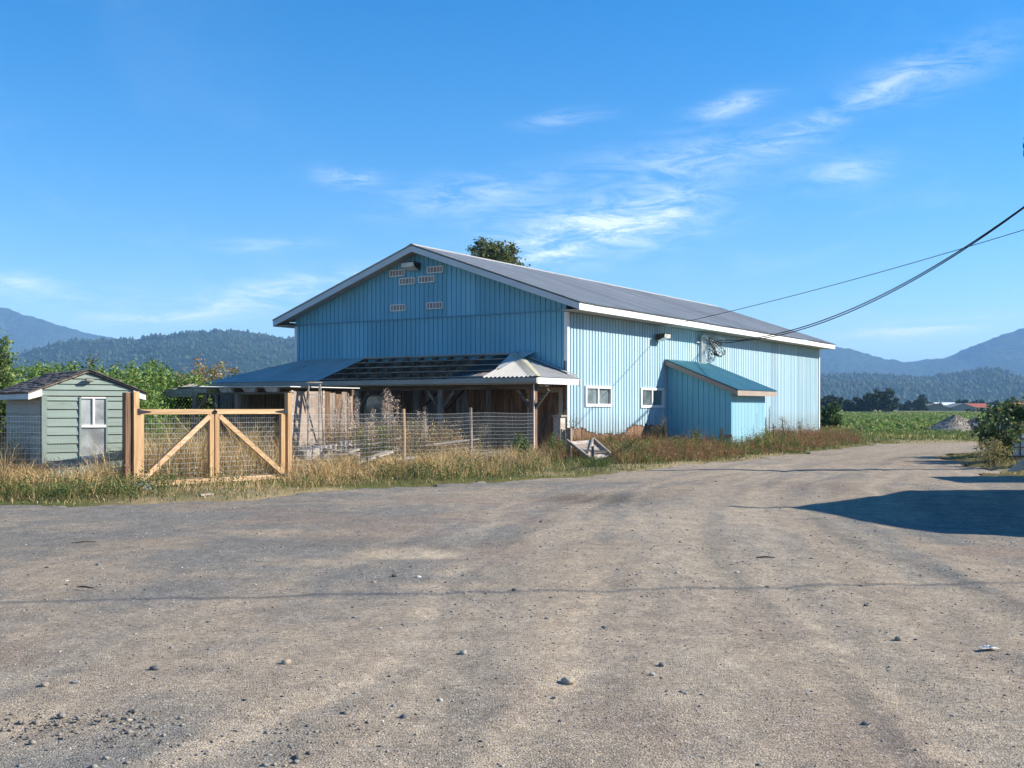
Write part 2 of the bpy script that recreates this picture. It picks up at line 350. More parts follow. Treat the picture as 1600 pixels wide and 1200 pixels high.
c_ = x.mix(1.0, c_, x.mix(x.ramp(nq, .40, .60), (.87, .88, .89), (1.09, 1.08, 1.05)), 'MULTIPLY'); c_ = x.mix(1.0, c_, x.mix(x.ramp(nq2, .38, .62), (.84, .84, .84), (1.12, 1.11, 1.10)), 'MULTIPLY'); c_ = x.mix(1.0, c_, x.mix(x.ramp(ng, .36, .64), (.74, .74, .75), (1.20, 1.19, 1.17)), 'MULTIPLY')
x.link(c_, b.inputs['Base Color'])
hh = x.m('ADD', x.m('MULTIPLY', vo.outputs['Distance'], -1.0), x.m('MULTIPLY', vo2.outputs['Distance'], -.4)); hh = x.m('ADD', hh, x.m('MULTIPLY', nz, 1.2))
bump(x, b, hh, .55, .012); M['gravel'] = m
def gravel_col(x, y):
    """grey crushed rock / tan packed dirt, streaked along the driven tracks"""
    s = x-road_c(y); wob = (fbm(x*.25, y*.25, 3, 3)-.5)*1.4
    st = fbm((s+wob)*1.5, y*.16, 8, 4); st2 = vnoise((s+wob*.6)*5.5, y*.3, 9)
    band = np.exp(-((s-1.0)/3.6)**2)
    dirt = .44+.75*band*(.25+st)+1.5*(st-.5)*(.35+band)+.70*(st2-.5)*(.3+band)+1.15*(fbm(x*.5, y*.5, 14, 5)-.5)+.8*(fbm(x*1.9, y*2.4, 15, 4)-.5)
    left = np.exp(-((y-14.5)/4.0)**2)*sstep(-x, -4, 3); dirt -= .32*left*fbm(x*.7, y*.9, 16, 3)
    dirt += .35*np.exp(-((y-6.2)/.8)**2)*sstep(-x, -1.5, 1.0)
    dirt += .25*sstep(y, 22, 32)
    for i, (p, rx, ry, dp) in enumerate(POT):
        e = np.exp(-((((x-p.x)/rx)**2+((y-p.y)/ry)**2))**2*1.5); dirt = dirt+(.95, -.1, .5, .1, .0)[i]*e
    dirt = sstep(dirt, .12, .88)[:, None]
    grey = np.array((.212, .197, .174)); tan = np.array((.345, .277, .205)); c = grey*(1-dirt)+tan*dirt
    red = sstep(fbm(x*.6, y*.6, 77, 3), .58, .72)[:, None]*.5; c = c*(1-red)+np.array((.255, .19, .15))*red
    p, rx, ry, dp = POT[1]; e = np.exp(-(((x-p.x)/1.0)**2+((y-p.y)/1.1)**2)**2)[:, None]*.75; c = c*(1-e)+np.array((.10, .078, .062))*e     # damp hole
    q = POT[0][0]; e = np.exp(-(((x-q.x-.3)/2.3)**2+((y-q.y-.75)/.5)**2))[:, None]*.42; c = c*(1-e)+np.array((.13, .11, .095))*e               # damp rim
    q = POT[0][0]; e = np.exp(-(((x-q.x)/.55)**2+((y-q.y)/.34)**2)**2)[:, None]*.9; c = c*(1-e)+np.array((.47, .385, .28))*e                  # sandy hole
    tr = (sstep(vnoise((s+wob*.3)*2.2, y*.07, 19), .50, .74)*np.exp(-((s-.6)/4.2)**2)*.55)[:, None]; c = c*(1-tr)+np.array((.37, .31, .235))*tr
    tk = tracks(x, y); a_ = np.clip(tk, 0, 1)[:, None]*.62; c = c*(1-a_)+np.array((.40, .328, .245))*a_; a_ = np.clip(-tk, 0, 1)[:, None]*.9; c = c*(1-a_)+np.array((.135, .128, .115))*a_
    return c*(.86+.28*fbm(x*.18, y*.2, 50, 3))[:, None]
xs = np.unique(np.concatenate([np.arange(-13, 13, .055), graded(0, 88, 13, .06, .02), -graded(0, 58, 13, .08, .03)])); xs = xs[(xs > -58) & (xs < 88)]
ys = np.concatenate([np.arange(-13, 3.8, .7), graded(3.8, 57, 3.8, .045, .0075)[0:]]); ys = np.unique(ys)
X, Y, q = grid(xs, ys, None); ins = inside_gravel(X, Y); keep = (ins[q] > -.03).all(1); q = q[keep]
used = np.unique(q); rem = np.full(len(X), -1); rem[used] = np.arange(len(used)); X, Y = X[used], Y[used]; q = rem[q]
Z = H(X, Y)-.06*(1-sstep(ins[used], -.05, .12))
gy = link('gravel_yard', raw_mesh('gravel_yard', np.stack([X, Y, Z], 1), [q], gravel_col(X, Y), True), M['gravel']); tag(gy, 'grey and tan gravel yard with tyre tracks', kind='structure')

# soil / turf sheet reaching the horizon
m, x, b = pmat('soil_and_turf', .95, .1); at = x.n('ShaderNodeAttribute'); at.attribute_name = 'Col'; t = x.n('ShaderNodeTexCoord')
nz = x.noise(t.outputs['Object'], 6, 6, .7); n3 = x.noise(t.outputs['Object'], .05, 5, .6)
g = x.n('ShaderNodeVectorMath', operation='SCALE'); x.link(at.outputs['Color'], g.inputs[0])
x.link(x.m('ADD', x.m('MULTIPLY', nz, .9), x.m('ADD', .2, x.m('MULTIPLY', n3, .7))), g.inputs['Scale']); x.link(g.outputs[0], b.inputs['Base Color']); bump(x, b, nz, .6, .05)
M['soil'] = m
xs = graded(0, 14000, 0, .28, .035, True); ys = np.concatenate([-graded(0, 3000, .0, 2, .3)[::-1], graded(0, 14000, 0.3, .28, .02)]); ys = np.unique(ys)
X, Y, q = grid(xs, ys, None); ins = inside_gravel(X, Y)
Z = np.where(Y < 70, H(X, Y), H(X, np.full_like(Y, 70.))*0)*(1-sstep(Y, 55, 70)) + .025*(1-sstep(ins, -.5, -.02)) - .10*sstep(ins, -.12, .15)
px_ = 800+F_PX*X/np.maximum(Y, 1)
turf = np.stack([.085+.05*fbm(X*.8, Y*.8, 61, 3), .088+.03*fbm(X*.8, Y*.8, 62, 3), np.full_like(X, .035)], 1)
dry = sstep(fbm(X*.5, Y*.5, 63, 4), .42, .6)[:, None]; turf = turf*(1-dry)+np.array((.27, .21, .115))*dry
fld = np.stack([.145+.08*fbm(X*.02, Y*.05, 64, 3), .19+.06*fbm(X*.02, Y*.05, 65, 3), np.full_like(X, .04)], 1)
far = sstep(Y, 48, 62)[:, None]; C_ = turf*(1-far)+fld*far
tan_ = sstep(Y, 260, 420)[:, None]*sstep(fbm(X*.006, Y*.004, 66, 2), .4, .6)[:, None]; C_ = C_*(1-tan_)+np.array((.20, .19, .075))*tan_
tag(link('ground', raw_mesh('ground', np.stack([X, Y, Z], 1), [q], C_, True), M['soil']), 'soil and turf reaching to the hills', kind='structure')

# hills: real ridges with a near slope, a crest and a far slope
def hills(name, sky_px, D, run, seed, col, rough_amp, label):
    sx = np.array([p[0] for p in sky_px], float); sy = np.array([p[1] for p in sky_px], float)
    cols = np.linspace(sx[0], sx[-1], int((sx[-1]-sx[0])/3.0)); top = (HORIZON-np.interp(cols, sx, sy))/F_PX*D+CAM_H
    rows = np.linspace(0, 1, 46); U, Vv = np.meshgrid(cols, rows)
    prof = np.where(rows < .72, np.sin(rows/.72*math.pi/2)**1.15, np.cos((rows-.72)/.28*math.pi/2))
    Dd = D-run*.72+run*rows[:, None]+0*U; az_ = (U-800)/F_PX; Xx = az_*D+az_*(Dd-D)*.6
    nse = (fbm(Xx/run*5, Dd/run*5, seed, 5)-.5); edge_ = sstep(rows, 0, .25)[:, None]
    crest = 1-np.exp(-((rows-.72)/.10)**2)[:, None]
    Zz = prof[:, None]*top[None, :]*(1+.55*nse*edge_*crest)-3
    Zz += (fbm(Xx/26, Dd/26, seed+5, 2)-.5)*rough_amp*edge_
    n_, m_ = U.shape; i = np.arange(n_*m_).reshape(n_, m_); q = np.stack([i[:-1, :-1], i[:-1, 1:], i[1:, 1:], i[1:, :-1]], -1).reshape(-1, 4)
    V = np.stack([Xx.ravel(), Dd.ravel(), Zz.ravel()], 1)
    cc = np.array(col)[None, :]*(.6+.8*fbm(V[:, 0]/90, V[:, 1]/90, seed+9, 4))[:, None]
    o = link(name, raw_mesh(name, V, [q], cc, False), M['hill']); tag(o, label, kind='structure'); return V, Zz, top
m, x, b = pmat('forested_slope', 1.0, 0.0); at = x.n('ShaderNodeAttribute'); at.attribute_name = 'Col'; t = x.n('ShaderNodeTexCoord')
n_ = x.noise(t.outputs['Object'], .045, 6, .75); g = x.n('ShaderNodeVectorMath', operation='SCALE'); x.link(at.outputs['Color'], g.inputs[0]); x.link(x.m('ADD', x.m('MULTIPLY', x.ramp(n_, .3, .7), 1.3), .3), g.inputs['Scale'])
x.link(g.outputs[0], b.inputs['Base Color']); bump(x, b, n_, 1.0, 14.0); M['hill'] = m
hills('far_mountain', [(-900, 500), (-500, 485), (-200, 482), (-60, 480), (0, 487), (30, 491), (60, 502), (100, 509), (140, 521), (185, 530), (210, 537), (330, 560), (520, 585), (760, 600), (900, 590), (1040, 575), (1150, 562),
      (1230, 556), (1282, 551), (1310, 553), (1345, 562), (1380, 565), (1410, 568), (1440, 563), (1475, 560), (1510, 543), (1545, 533), (1560, 531), (1585, 521), (1620, 520), (1700, 545), (1850, 530), (2100, 500), (2500, 540)],
      6200, 2600, 3, (.045, .062, .040), 14, 'far blue mountain range along the horizon')
hv, hz, ht = hills('wooded_hill', [(-900, 600), (-300, 585), (-60, 575), (60, 562), (130, 548), (185, 541), (230, 535), (270, 527), (310, 521), (345, 518), (375, 517), (410, 523), (440, 527), (480, 532), (560, 540), (700, 560), (900, 580), (1100, 575), (1280, 586),
      (1340, 584), (1400, 586), (1430, 592), (1470, 590), (1510, 583), (1540, 581), (1565, 592), (1600, 600), (1640, 592), (1750, 570), (1950, 580), (2400, 600)],
      3100, 1500, 13, (.030, .048, .030), 10, 'nearer wooded hills with treetops along the crest')
# conifers on the nearer hills, far too many to count
def cones(pts, hgt, rad, col, name, kind='stuff', label=None, n=5, cat=None):
    N = len(pts); a = np.arange(n)/n*6.2832; a = a[None, :]+RNG.random((N, 1))*6.28
    base = np.stack([pts[:, None, 0]+np.cos(a)*rad[:, None]*RNG.uniform(.7, 1.3, (N, n)), pts[:, None, 1]+np.sin(a)*rad[:, None], np.broadcast_to(pts[:, None, 2], (N, n))+hgt[:, None]*RNG.uniform(.05, .3, (N, n))], -1)
    tip = np.stack([pts[:, 0], pts[:, 1], pts[:, 2]+hgt], 1)[:, None, :]
    V = np.concatenate([base, tip], 1).reshape(-1, 3); k = np.arange(N)[:, None]*(n+1)
    Fc = np.concatenate([np.stack([k[:, 0]+i, k[:, 0]+(i+1) % n, k[:, 0]+n], 1) for i in range(n)])
    cc = np.repeat(col, n+1, 0); return tag(link(name, raw_mesh(name, V, [Fc], cc), M['far_leaf']), label, cat, kind=kind)
vis = np.where(hv[:, 2] > 8)[0]; sel = RNG.choice(vis, 34000); pts = hv[sel].astype(float); pts[:, 0] += RNG.normal(0, 6, len(pts)); pts[:, 1] += RNG.normal(0, 12, len(pts)); pts[:, 2] -= 3
hg = RNG.uniform(5, 13, len(pts)); cc = np.array((.024, .042, .024))*RNG.uniform(.5, 1.7, (len(pts), 1))+np.array((.03, .015, 0))*RNG.random((len(pts), 1))**4
cones(pts, hg, hg*RNG.uniform(.3, .6, len(pts)), cc, 'hill_forest', label='dense forest covering the nearer hills', cat='forest')

# the air: one even, pale haze round the whole place
hm = bpy.data.materials.new('pale_air'); hm.use_nodes = True; ht_ = hm.node_tree; ht_.nodes.clear()
pv = ht_.nodes.new('ShaderNodeVolumePrincipled'); pv.inputs['Color'].default_value = (.30, .57, 1.0, 1); pv.inputs['Density'].default_value = 1.15e-4; pv.inputs['Anisotropy'].default_value = 0.0
ou = ht_.nodes.new('ShaderNodeOutputMaterial'); ht_.links.new(pv.outputs[0], ou.inputs['Volume'])
tag(MB().box(-9000, 9000, -3500, 14500, -6, 600).build('haze', hm), 'pale blue haze in the air', 'haze', kind='stuff')
# ------------------------------------------------------------------ the blue barn
A_B = math.atan2(.8406, .5416); DV, GV = Vector((.5416, .8406, 0)), Vector((.8406, -.5416, 0)); CB = Vector((1.695, 33.5, 0)); BW, BL = 11.4, 25.5
def side(px, py):
    k = (px-800)/F_PX; t = (CB.x-CB.y*k)/(.8406*k-.5416); D = CB.y+.8406*t; return t, CAM_H-(py-HORIZON)/F_PX*D
def gab(px, py):
    k = (px-800)/F_PX; t = (CB.x-CB.y*k)/(.8406+.5416*k); D = CB.y+.5416*t; return t, CAM_H-(py-HORIZON)/F_PX*D
def barn_pt(lx, ly, z): return CB+DV*lx-GV*ly+Vector((0, 0, z))
barn = thing('blue_barn', 'long blue barn with grooved siding and a low metal gable roof', 'barn', CB, A_B)
def grooves(u0, u1, pitch, gw, gd):
    """profile of a grooved sheet: (u, depth)"""
    out = [(u0, 0)]; n = max(1, round((u1-u0)/pitch)); p = (u1-u0)/n
    out = [(u0, gd), (u0+gw*.4, gd), (u0+gw*.6, 0)]
    for i in range(1, n):
        c = u0+i*p; out += [(c-gw*.55, 0), (c-gw*.4, gd), (c+gw*.4, gd), (c+gw*.55, 0)]
    return out+[(u1-.004, 0), (u1-.004, gd)]
def sheet(prof, zb, zt, to3d):
    """vertical grooved sheet; to3d(u, depth, z); zb/zt numbers or functions of u"""
    f = lambda g_, u: g_(u) if callable(g_) else g_
    V = []; F = []
    for i, (u, d) in enumerate(prof):
        V += [to3d(u, d, f(zb, u)), to3d(u, d, f(zt, u))]
        if i: F.append((2*i-2, 2*i, 2*i+1, 2*i-1))
    m_ = MB(); m_.add(V, F); return m_
RAKE = (6.95-4.72)/(5.7+.674); roof_z = lambda y: 4.72+RAKE*(.674+min(y, BW-y))
# side wall (local y = 0), sheets of 1.22 m
n_s = 21; pw = BL/n_s
def rag(u):
    u = math.floor(u/.2032+1e-6)*.2032+.1; return float(np.interp(u, [0, .8, 1.6, 2.6, 3.4, 3.9, 4.3, 5.5, 7.2, 7.35, 9, 26], [.95, .92, .78, .66, .68, .70, .92, .95, .9, .16, .16, .16])+.12*(vnoise(np.array([u*6.3]), np.array([0.]), 3)[0]-.5)*(u < 7.3))
w1 = [side(915, 604), side(953.5, 633)]; w2 = [side(1001.5, 607), side(1035.5, 634)]
wins = [(w1[0][0], w1[1][0], w1[1][1], w1[0][1]), (w2[0][0], w2[1][0], w2[1][1]-.02, w2[0][1])]
for i in range(n_s):
    a, c = i*pw, (i+1)*pw; zb = rag
    cuts = [(max(a, w[0]), min(c, w[1]), w[2], w[3]) for w in wins if w[0] < c and w[1] > a]
    prof = grooves(a, c, .2032, .058, .060); m_ = sheet(prof, zb, 4.5, lambda u, d, z: (u, d, z)) if not cuts else MB()
    if cuts:    # leave the window opening out of the sheet
        u0, u1, z0, z1 = cuts[0]
        for lo, hi, b0, b1 in ((a, u0, zb, 4.5), (u0, u1, zb, z0), (u0, u1, z1, 4.5), (u1, c, zb, 4.5)):
            if hi-lo > .02:
                pr = [p_ for p_ in prof if lo <= p_[0] <= hi]; pr = [(lo, pr[0][1] if pr else 0)]+pr+[(hi, pr[-1][1] if pr else 0)]
                s_ = sheet(pr, b0, b1, lambda u, d, z: (u, d, z)); m_.add(s_.v, s_.f)
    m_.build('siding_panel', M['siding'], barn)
for i in range(9):          # bare brown boards where the siding has rotted away at the foot
    a = i*.93+.05
    MB().box(a, a+.9, .035, .06, -.1, 1.02).build('base_board', M['plank'], barn)
MB().box(0, BL, .07, .12, -.1, 4.5).build('wall_core', M['plank'], barn)
# gable wall: planks below the porch roof, two courses of blue sheets above
M['rake_blue'] = painted('dull_blue_flashing', (.10, .24, .32), (.20, .30, .36), .6, (1, .3, 1), 2, .5)
n_g = 10; gw_ = BW/n_g
for i in range(n_g):
    a, c = i*gw_, (i+1)*gw_; pr = grooves(a, c, .19, .032, .026)
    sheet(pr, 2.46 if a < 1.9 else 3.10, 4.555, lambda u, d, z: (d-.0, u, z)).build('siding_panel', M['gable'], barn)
    pr = sorted(set(pr+([(5.7, 0)] if a < 5.7 < c else [])))
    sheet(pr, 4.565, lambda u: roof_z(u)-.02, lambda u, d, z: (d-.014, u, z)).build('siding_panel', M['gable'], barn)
MB().box(-.055, .0, -.0, BW, 4.535, 4.575).build('joint_flashing', M['rake_blue'], barn)
random.seed(3); y = .12; i = 0
door_y = (.30, 1.28)
while y < BW-.05:
    ww = random.uniform(.17, .29); y1 = min(y+ww, BW)
    top = 2.46 if y < gw_*2 else 3.12
    if y1 > door_y[0] and y < door_y[1]: zb = 2.06
    else: zb = -.05
    ins_ = random.uniform(0, .022)
    mt = M['plank'] if (y < 4.4 and random.random() < .85) or random.random() < .35 else M['plank_grey']
    MB().box(.01-ins_, .045-ins_, y+.006, y1-.006, zb, top).build('wall_plank', mt, barn); y = y1; i += 1
MB().box(.06, .12, .0, BW, -.1, 4.5).build('wall_core', M['plank'], barn)
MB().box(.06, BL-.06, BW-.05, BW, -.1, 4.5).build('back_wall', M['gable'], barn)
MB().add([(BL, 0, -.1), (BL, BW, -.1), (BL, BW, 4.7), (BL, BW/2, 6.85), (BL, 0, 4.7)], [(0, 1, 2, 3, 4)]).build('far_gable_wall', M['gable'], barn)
# corner boards
MB().box(-.03, .10, -.035, -.005, .55, 4.5).add(MB().box(-.036, -.016, -.03, .09, 3.0, 4.5).v, MB().box(-.036, -.016, -.03, .09, 3.0, 4.5).f).build('corner_board', M['white'], barn)
MB().box(-.03, .0, BW-.09, BW+.03, 3.0, 4.5).build('corner_board', M['white'], barn)
MB().box(BL-.10, BL+.03, -.035, -.005, .1, 4.5).build('corner_board', M['white'], barn)
# windows
for u0, u1, z0, z1 in wins:
    fr = MB()
    for bx in ((u0-.06, u1+.06, z1-.05, z1+.03), (u0-.06, u1+.06, z0-.05, z0+.04), (u0-.06, u0+.03, z0+.04, z1-.05), (u1-.03, u1+.06, z0+.04, z1-.05)): fr.box(bx[0], bx[1], -.045, .06, bx[2], bx[3])
    w_ = fr.build('window', M['white'], barn); um = (u0+u1)/2-.02
    MB().box(um-.045, um+.045, -.03, .05, z0+.04, z1-.05).build('mullion', M['white'], w_)
    for q0, q1, yy in ((u0+.03, um-.045, .01), (um+.045, u1-.03, .03)): MB().box(q0, q1, yy, yy+.008, z0+.04, z1-.05).build('pane', M['glass_dk'], w_)
# roof sheets with ribs
def ribbed(u0, u1, fn, vb, vt, pitch, amp, wave=False, step=.25):
    """fn(u, v, h)->point; sheet from vb(u) to vt(u)"""
    us = [u0]; n = max(1, round((u1-u0)/pitch)); p = (u1-u0)/n; pr = []
    for i in range(n):
        c = u0+i*p
        pr += [(c, amp), (c+p*.10, amp), (c+p*.18, 0), (c+p*.82, 0), (c+p*.90, amp)] if not wave else [(c+p*j/6, amp*.5*(1+math.cos(j/6*6.2832))) for j in range(6)]
    pr.append((u1, amp)); f = lambda g_, u: g_(u) if callable(g_) else g_; m_ = MB(); V = []; F = []
    for i, (u, h) in enumerate(pr):
        V += [fn(u, f(vb, u), h), fn(u, f(vt, u), h)]
        if i: F.append((2*i-2, 2*i, 2*i+1, 2*i-1))
    return m_.add(V, F)
sl = math.hypot(1, RAKE); X0, X1 = -.47, BL+.44; ns = 29
def slope_r(u, v, h): y_ = -.70+(5.7+.70)*v; return (u, y_-h*RAKE/sl, 4.735+RAKE*(y_+.674)+h/sl)
def slope_l(u, v, h): a = slope_r(u, v, h); return (a[0], BW-a[1], a[2])
for i in range(ns):
    a, c = X0+(X1-X0)*i/ns, X0+(X1-X0)*(i+1)/ns; lift = random.uniform(0, .006)
    for fn in (slope_r, slope_l):
        ribbed(a, c+.02, (lambda u, v, h, fn=fn, lift=lift: fn(u, v, h+lift)), -random.uniform(0, .006), 1, .23, .032).build('roof_sheet', M['metal'], barn)
MB().add([(X0-.01, 5.5, 6.93), (X1, 5.5, 6.93), (X1, 5.7, 7.02), (X0-.01, 5.7, 7.02), (X1, 5.9, 6.93), (X0-.01, 5.9, 6.93)], [(0, 1, 2, 3), (3, 2, 4, 5)]).build('ridge_cap', M['metal_lt'], barn)
MB().box(-.42, X1-.02, -.69, -.65, 4.505, 4.70).build('eave_fascia', M['white'], barn)
MB().box(-.42, X1-.02, BW+.65, BW+.69, 4.505, 4.70).build('eave_fascia', M['white'], barn)
MB().box(-.40, X1-.03, -.65, .0, 4.51, 4.535).build('soffit', M['soffit'], barn)
MB().box(-.40, X1-.03, BW, BW+.65, 4.51, 4.535).build('soffit', M['soffit'], barn)
for s_ in (0, 1):
    f = (lambda y: y) if s_ == 0 else (lambda y: BW-y)
    e = lambda y, dz: (f(y), 4.72+RAKE*(.674+y)+dz)
    for nm, xa, xb, y0, y1, d0, d1, mt in (('rake_board', -.46, -.42, -.69, 5.7, -.205, -.01, 'rake'), ('rake_soffit', -.42, -.02, -.65, 5.7, -.19, -.17, 'soffit'), ('rake_board', X1-.05, X1-.01, -.69, 5.7, -.205, -.01, 'rake')):
        p_ = [(xa, *e(y0, d0)), (xa, *e(y1, d0)), (xa, *e(y1, d1)), (xa, *e(y0, d1))]
        MB().prism(p_, (xb-xa, 0, 0)).build(nm, M[mt], barn)
# gable vents
for (cx, cy) in ((622, 427), (637.3, 439.5), (667.5, 436.5), (681.3, 421.5), (623.3, 481), (680.3, 477.5)):
    yc, zc = gab(cx, cy); hw, hh_ = .335, .115; fr = MB()
    for q in ((yc-hw, yc+hw, zc+hh_-.03, zc+hh_), (yc-hw, yc+hw, zc-hh_, zc-hh_+.03), (yc-hw, yc-hw+.034, zc-hh_, zc+hh_), (yc+hw-.034, yc+hw, zc-hh_, zc+hh_)): fr.box(-.07, -.015, *q)
    for j in range(1, 5): fr.box(-.062, -.018, yc-hw+2*hw*j/5-.011, yc-hw+2*hw*j/5+.011, zc-hh_+.022, zc+hh_-.022)
    v_ = fr.build('gable_vent', M['white'], barn)
    for j in range(5): MB().box(-.04, -.015, yc-hw+2*hw*(j+.08)/5+.004, yc-hw+2*hw*(j+.92)/5-.004, zc-hh_+.02, zc+hh_-.02).build('slat', M['vent'], v_)

# flood lamps
def flood(label, origin, rz, s=1.0):
    t = thing('flood_lamp', label, 'lamp', origin, rz, 'flood lamps on the buildings')
    MB().box(-.05*s, .05*s, -.06*s, .0, -.06*s, .06*s).build('wall_bracket', M['lampbody'], t)
    MB().add([(-.28*s, -.06*s, .10*s), (.28*s, -.06*s, .10*s), (.28*s, -.42*s, .13*s), (-.28*s, -.42*s, .13*s), (-.24*s, -.06*s, -.13*s), (.24*s, -.06*s, -.13*s), (.27*s, -.38*s, -.02*s), (-.27*s, -.38*s, -.02*s)],
             [(0, 1, 2, 3), (4, 7, 6, 5), (0, 4, 5, 1), (0, 3, 7, 4), (1, 5, 6, 2), (3, 2, 6, 7)]).build('housing', M['lampbody'], t)
    MB().add([(-.25*s, -.10*s, -.14*s), (.25*s, -.10*s, -.14*s), (.27*s, -.40*s, -.035*s), (-.27*s, -.40*s, -.035*s), (-.25*s, -.42*s, .10*s), (.25*s, -.42*s, .10*s)], [(0, 1, 2, 3), (3, 2, 5, 4)]).build('lens', M['lens'], t)
    return t
t_, z_ = side(1026, 527); flood('flood lamp with pale lens on the sunlit side wall of the barn', barn_pt(t_, -.04, z_), A_B, .95)
y_, z_ = gab(649, 417); flood('flood lamp under the peak of the barn gable', barn_pt(-.015, y_, z_), A_B-R(90), 1.0)

# ------------------------------------------------------------------ porch on the gable
porch = thing('porch', 'hipped lean-to porch on the barn gable, half its roof stripped to the purlins', 'porch', CB, A_B)
PZ0, PZ1, PD = 2.43, 3.27, 2.42; pr_ = (PZ1-PZ0)/PD; ps = math.hypot(1, pr_)
def pf(u, v, h): return (-PD*(1-v)-h*pr_/ps, u, PZ0+(PZ1-PZ0)*v+h/ps)     # front slope, u along the gable
YR, YL = -.4, 13.48
hipR = lambda u: max(.02, min(1, (u-YR)/2.3)); hipL = lambda u: max(.02, min(1, (YL-u)/2.4))
u = 8.02
while u < YL-.05:          # grey sheets on the left
    c = min(u+.68, YL-.02); ribbed(u, c, pf, -.01, hipL, .076, .018, True).build('roof_sheet', M['metal_dk'], porch); u = c
def pl(u, v, h): return (-PD+u, YL-2.4*v+h*.3, PZ0+(PZ1-PZ0)*v+h*.9)      # left slope running back along the barn
u = 0.0
while u < 9:
    c = u+.8; ribbed(u, c, pl, -.01, lambda q: max(.02, min(.86, q/PD)), .1, .018, True).build('roof_sheet', M['metal_dk'], porch); u = c
for a, c in ((-.385, .25), (.25, .86), (.86, 1.46)):
    ribbed(a, c, pf, -.015, lambda q: hipR(q)*(.93 if q > .9 else 1), .17, .055, True).build('roof_sheet', M['metal_lt'], porch)
def prt(u, v, h): return (-PD+u, YR+2.3*v-h*.34, PZ0+(PZ1-PZ0)*v+h*.94)    # right hip face
for a, c in ((.02, .82), (.82, 1.62), (1.62, PD)):
    ribbed(a, c, prt, -.015, lambda q: max(.02, min(1, q/PD)), .13, .034, True).build('roof_sheet', M['metal_lt'], porch)
hm_ = MB(); a, c = Vector((-PD-.03, YR-.03, PZ0+.035)), Vector((-.28, 1.66, PZ1-.02))
for s_ in (-1, 1): hm_.add([a, c, c+Vector((-.02, .20, -.03)) if s_ > 0 else c+Vector((.10, -.14, -.035)), a+Vector((0, .24, -.005)) if s_ > 0 else a+Vector((.22, 0, -.005))], [(0, 1, 2, 3) if s_ < 0 else (3, 2, 1, 0)])
hm_.build('hip_cap', M['moss'], porch)
MB().add([pf(1.35, .30, .05), pf(1.5, .30, .05), pf(2.0, .985, .05), pf(1.1, .985, .05)], [(0, 1, 2, 3)]).build('hip_flashing', M['metal'], porch)
MB().add([(-.32, 1.60, PZ1-.02), (-.01, 1.85, PZ1+.07), (-.01, -.38, PZ0+.12), (-.10, -.38, PZ0+.08)], [(0, 1, 2, 3)]).build('wall_flashing', M['metal_dk'], porch)
MB().box(-.10, -.006, 1.9, 8.1, PZ1-.03, PZ1+.025).build('wall_flashing', M['gutter'], porch)
MB().prism([pf(1.46, .0, -.02), pf(3.0, .0, -.02), pf(1.46, .32, -.02)], (0, 0, -.015)).build('roof_deck_board', M['ply'], porch)
MB().prism([pf(1.46, .34, -.02), pf(2.95, .02, -.02), pf(2.55, 1, -.02), pf(1.8, 1, -.02)], (0, 0, -.015)).build('roof_deck_board', M['felt'], porch)
M['purlin'] = wood('brown_grey_purlin', (.34, .28, .22), (.17, .13, .10), axis=1)
for j in range(8):          # ceiling boards below the bare rafters
    MB().beam(pf(1.6, (j+.5)/8, -.19), pf(12.6, (j+.5)/8, -.19), .235, .02).build('ceiling_board', M['purlin'] if j % 3 else M['plank_grey'], porch)
for v in (.06, .30, .54, .78, .97):                 # bare purlins and rafters
    MB().beam(pf(1.5, v, .0), pf(8.05, v, .0), .085, .035, (0, 0, 1)).build('purlin', M['purlin'], porch)
y = 1.9
while y < 13:
    MB().beam(pf(y, .01, -.085), pf(y, .99 if y < 11 else hipL(y), -.085), .045, .13).build('rafter', M['plank'], porch); y += .61
MB().prism([(-PD-.11, -.44, PZ0-.16), (-PD-.11, -.44, PZ0-.02), (-PD-.015, -.44, PZ0-.02), (-PD-.015, -.44, PZ0-.16)], (0, 13.9, 0)).build('gutter', M['gutter'], porch)
MB().box(-PD+.0, -PD+.03, YR, YL, PZ0-.20, PZ0-.01).build('fascia', M['gutter'], porch)
MB().box(-PD-.02, -.0, YR-.03, YR, PZ0-.19, PZ0-.01).build('fascia', M['white'], porch)
MB().box(-.02, .06, YR-.05, YR-.012, PZ0-.23, PZ0-.03).build('fascia_end', M['gutter'], porch)
MB().box(-PD-.02, 6.5, YL, YL+.03, PZ0-.19, PZ0-.01).build('fascia', M['gutter'], porch)
MB().box(-PD+.30, -PD+.44, -.2, 13.2, PZ0-.34, PZ0-.14).build('beam', M['beamwood'], porch)
def kline(px, lx):       # gable offset of a pixel column on the line local x = lx
    k = (px-800)/F_PX; o = CB+DV*lx; return (o.x-o.y*k)/(.8406+.5416*k)
for j, px in enumerate((833, 689, 559, 430, 340)):
    yy = kline(px, -PD+.37)
    MB().beam((-PD+.37, yy, -.1), (-PD+.37, yy, PZ0-.34), .15 if j else .19, .15 if j else .19, (0, 1, 0), .12).build('post', M['plank_grey'] if j else M['plank'], porch)
    for s_ in (-1, 1): MB().beam((-PD+.37, yy+s_*.06, PZ0-.90), (-PD+.37, yy+s_*.52, PZ0-.36), .09, .07, (1, 0, 0)).build('brace', M['beamwood'], porch)
yy = kline(833, -PD+.37); MB().beam((-PD+.25, yy-.10, -.05), (-PD+.25, yy-.10, PZ0-.18), .022, .03, (0, 1, 0)).build('downpipe', M['white'], porch)
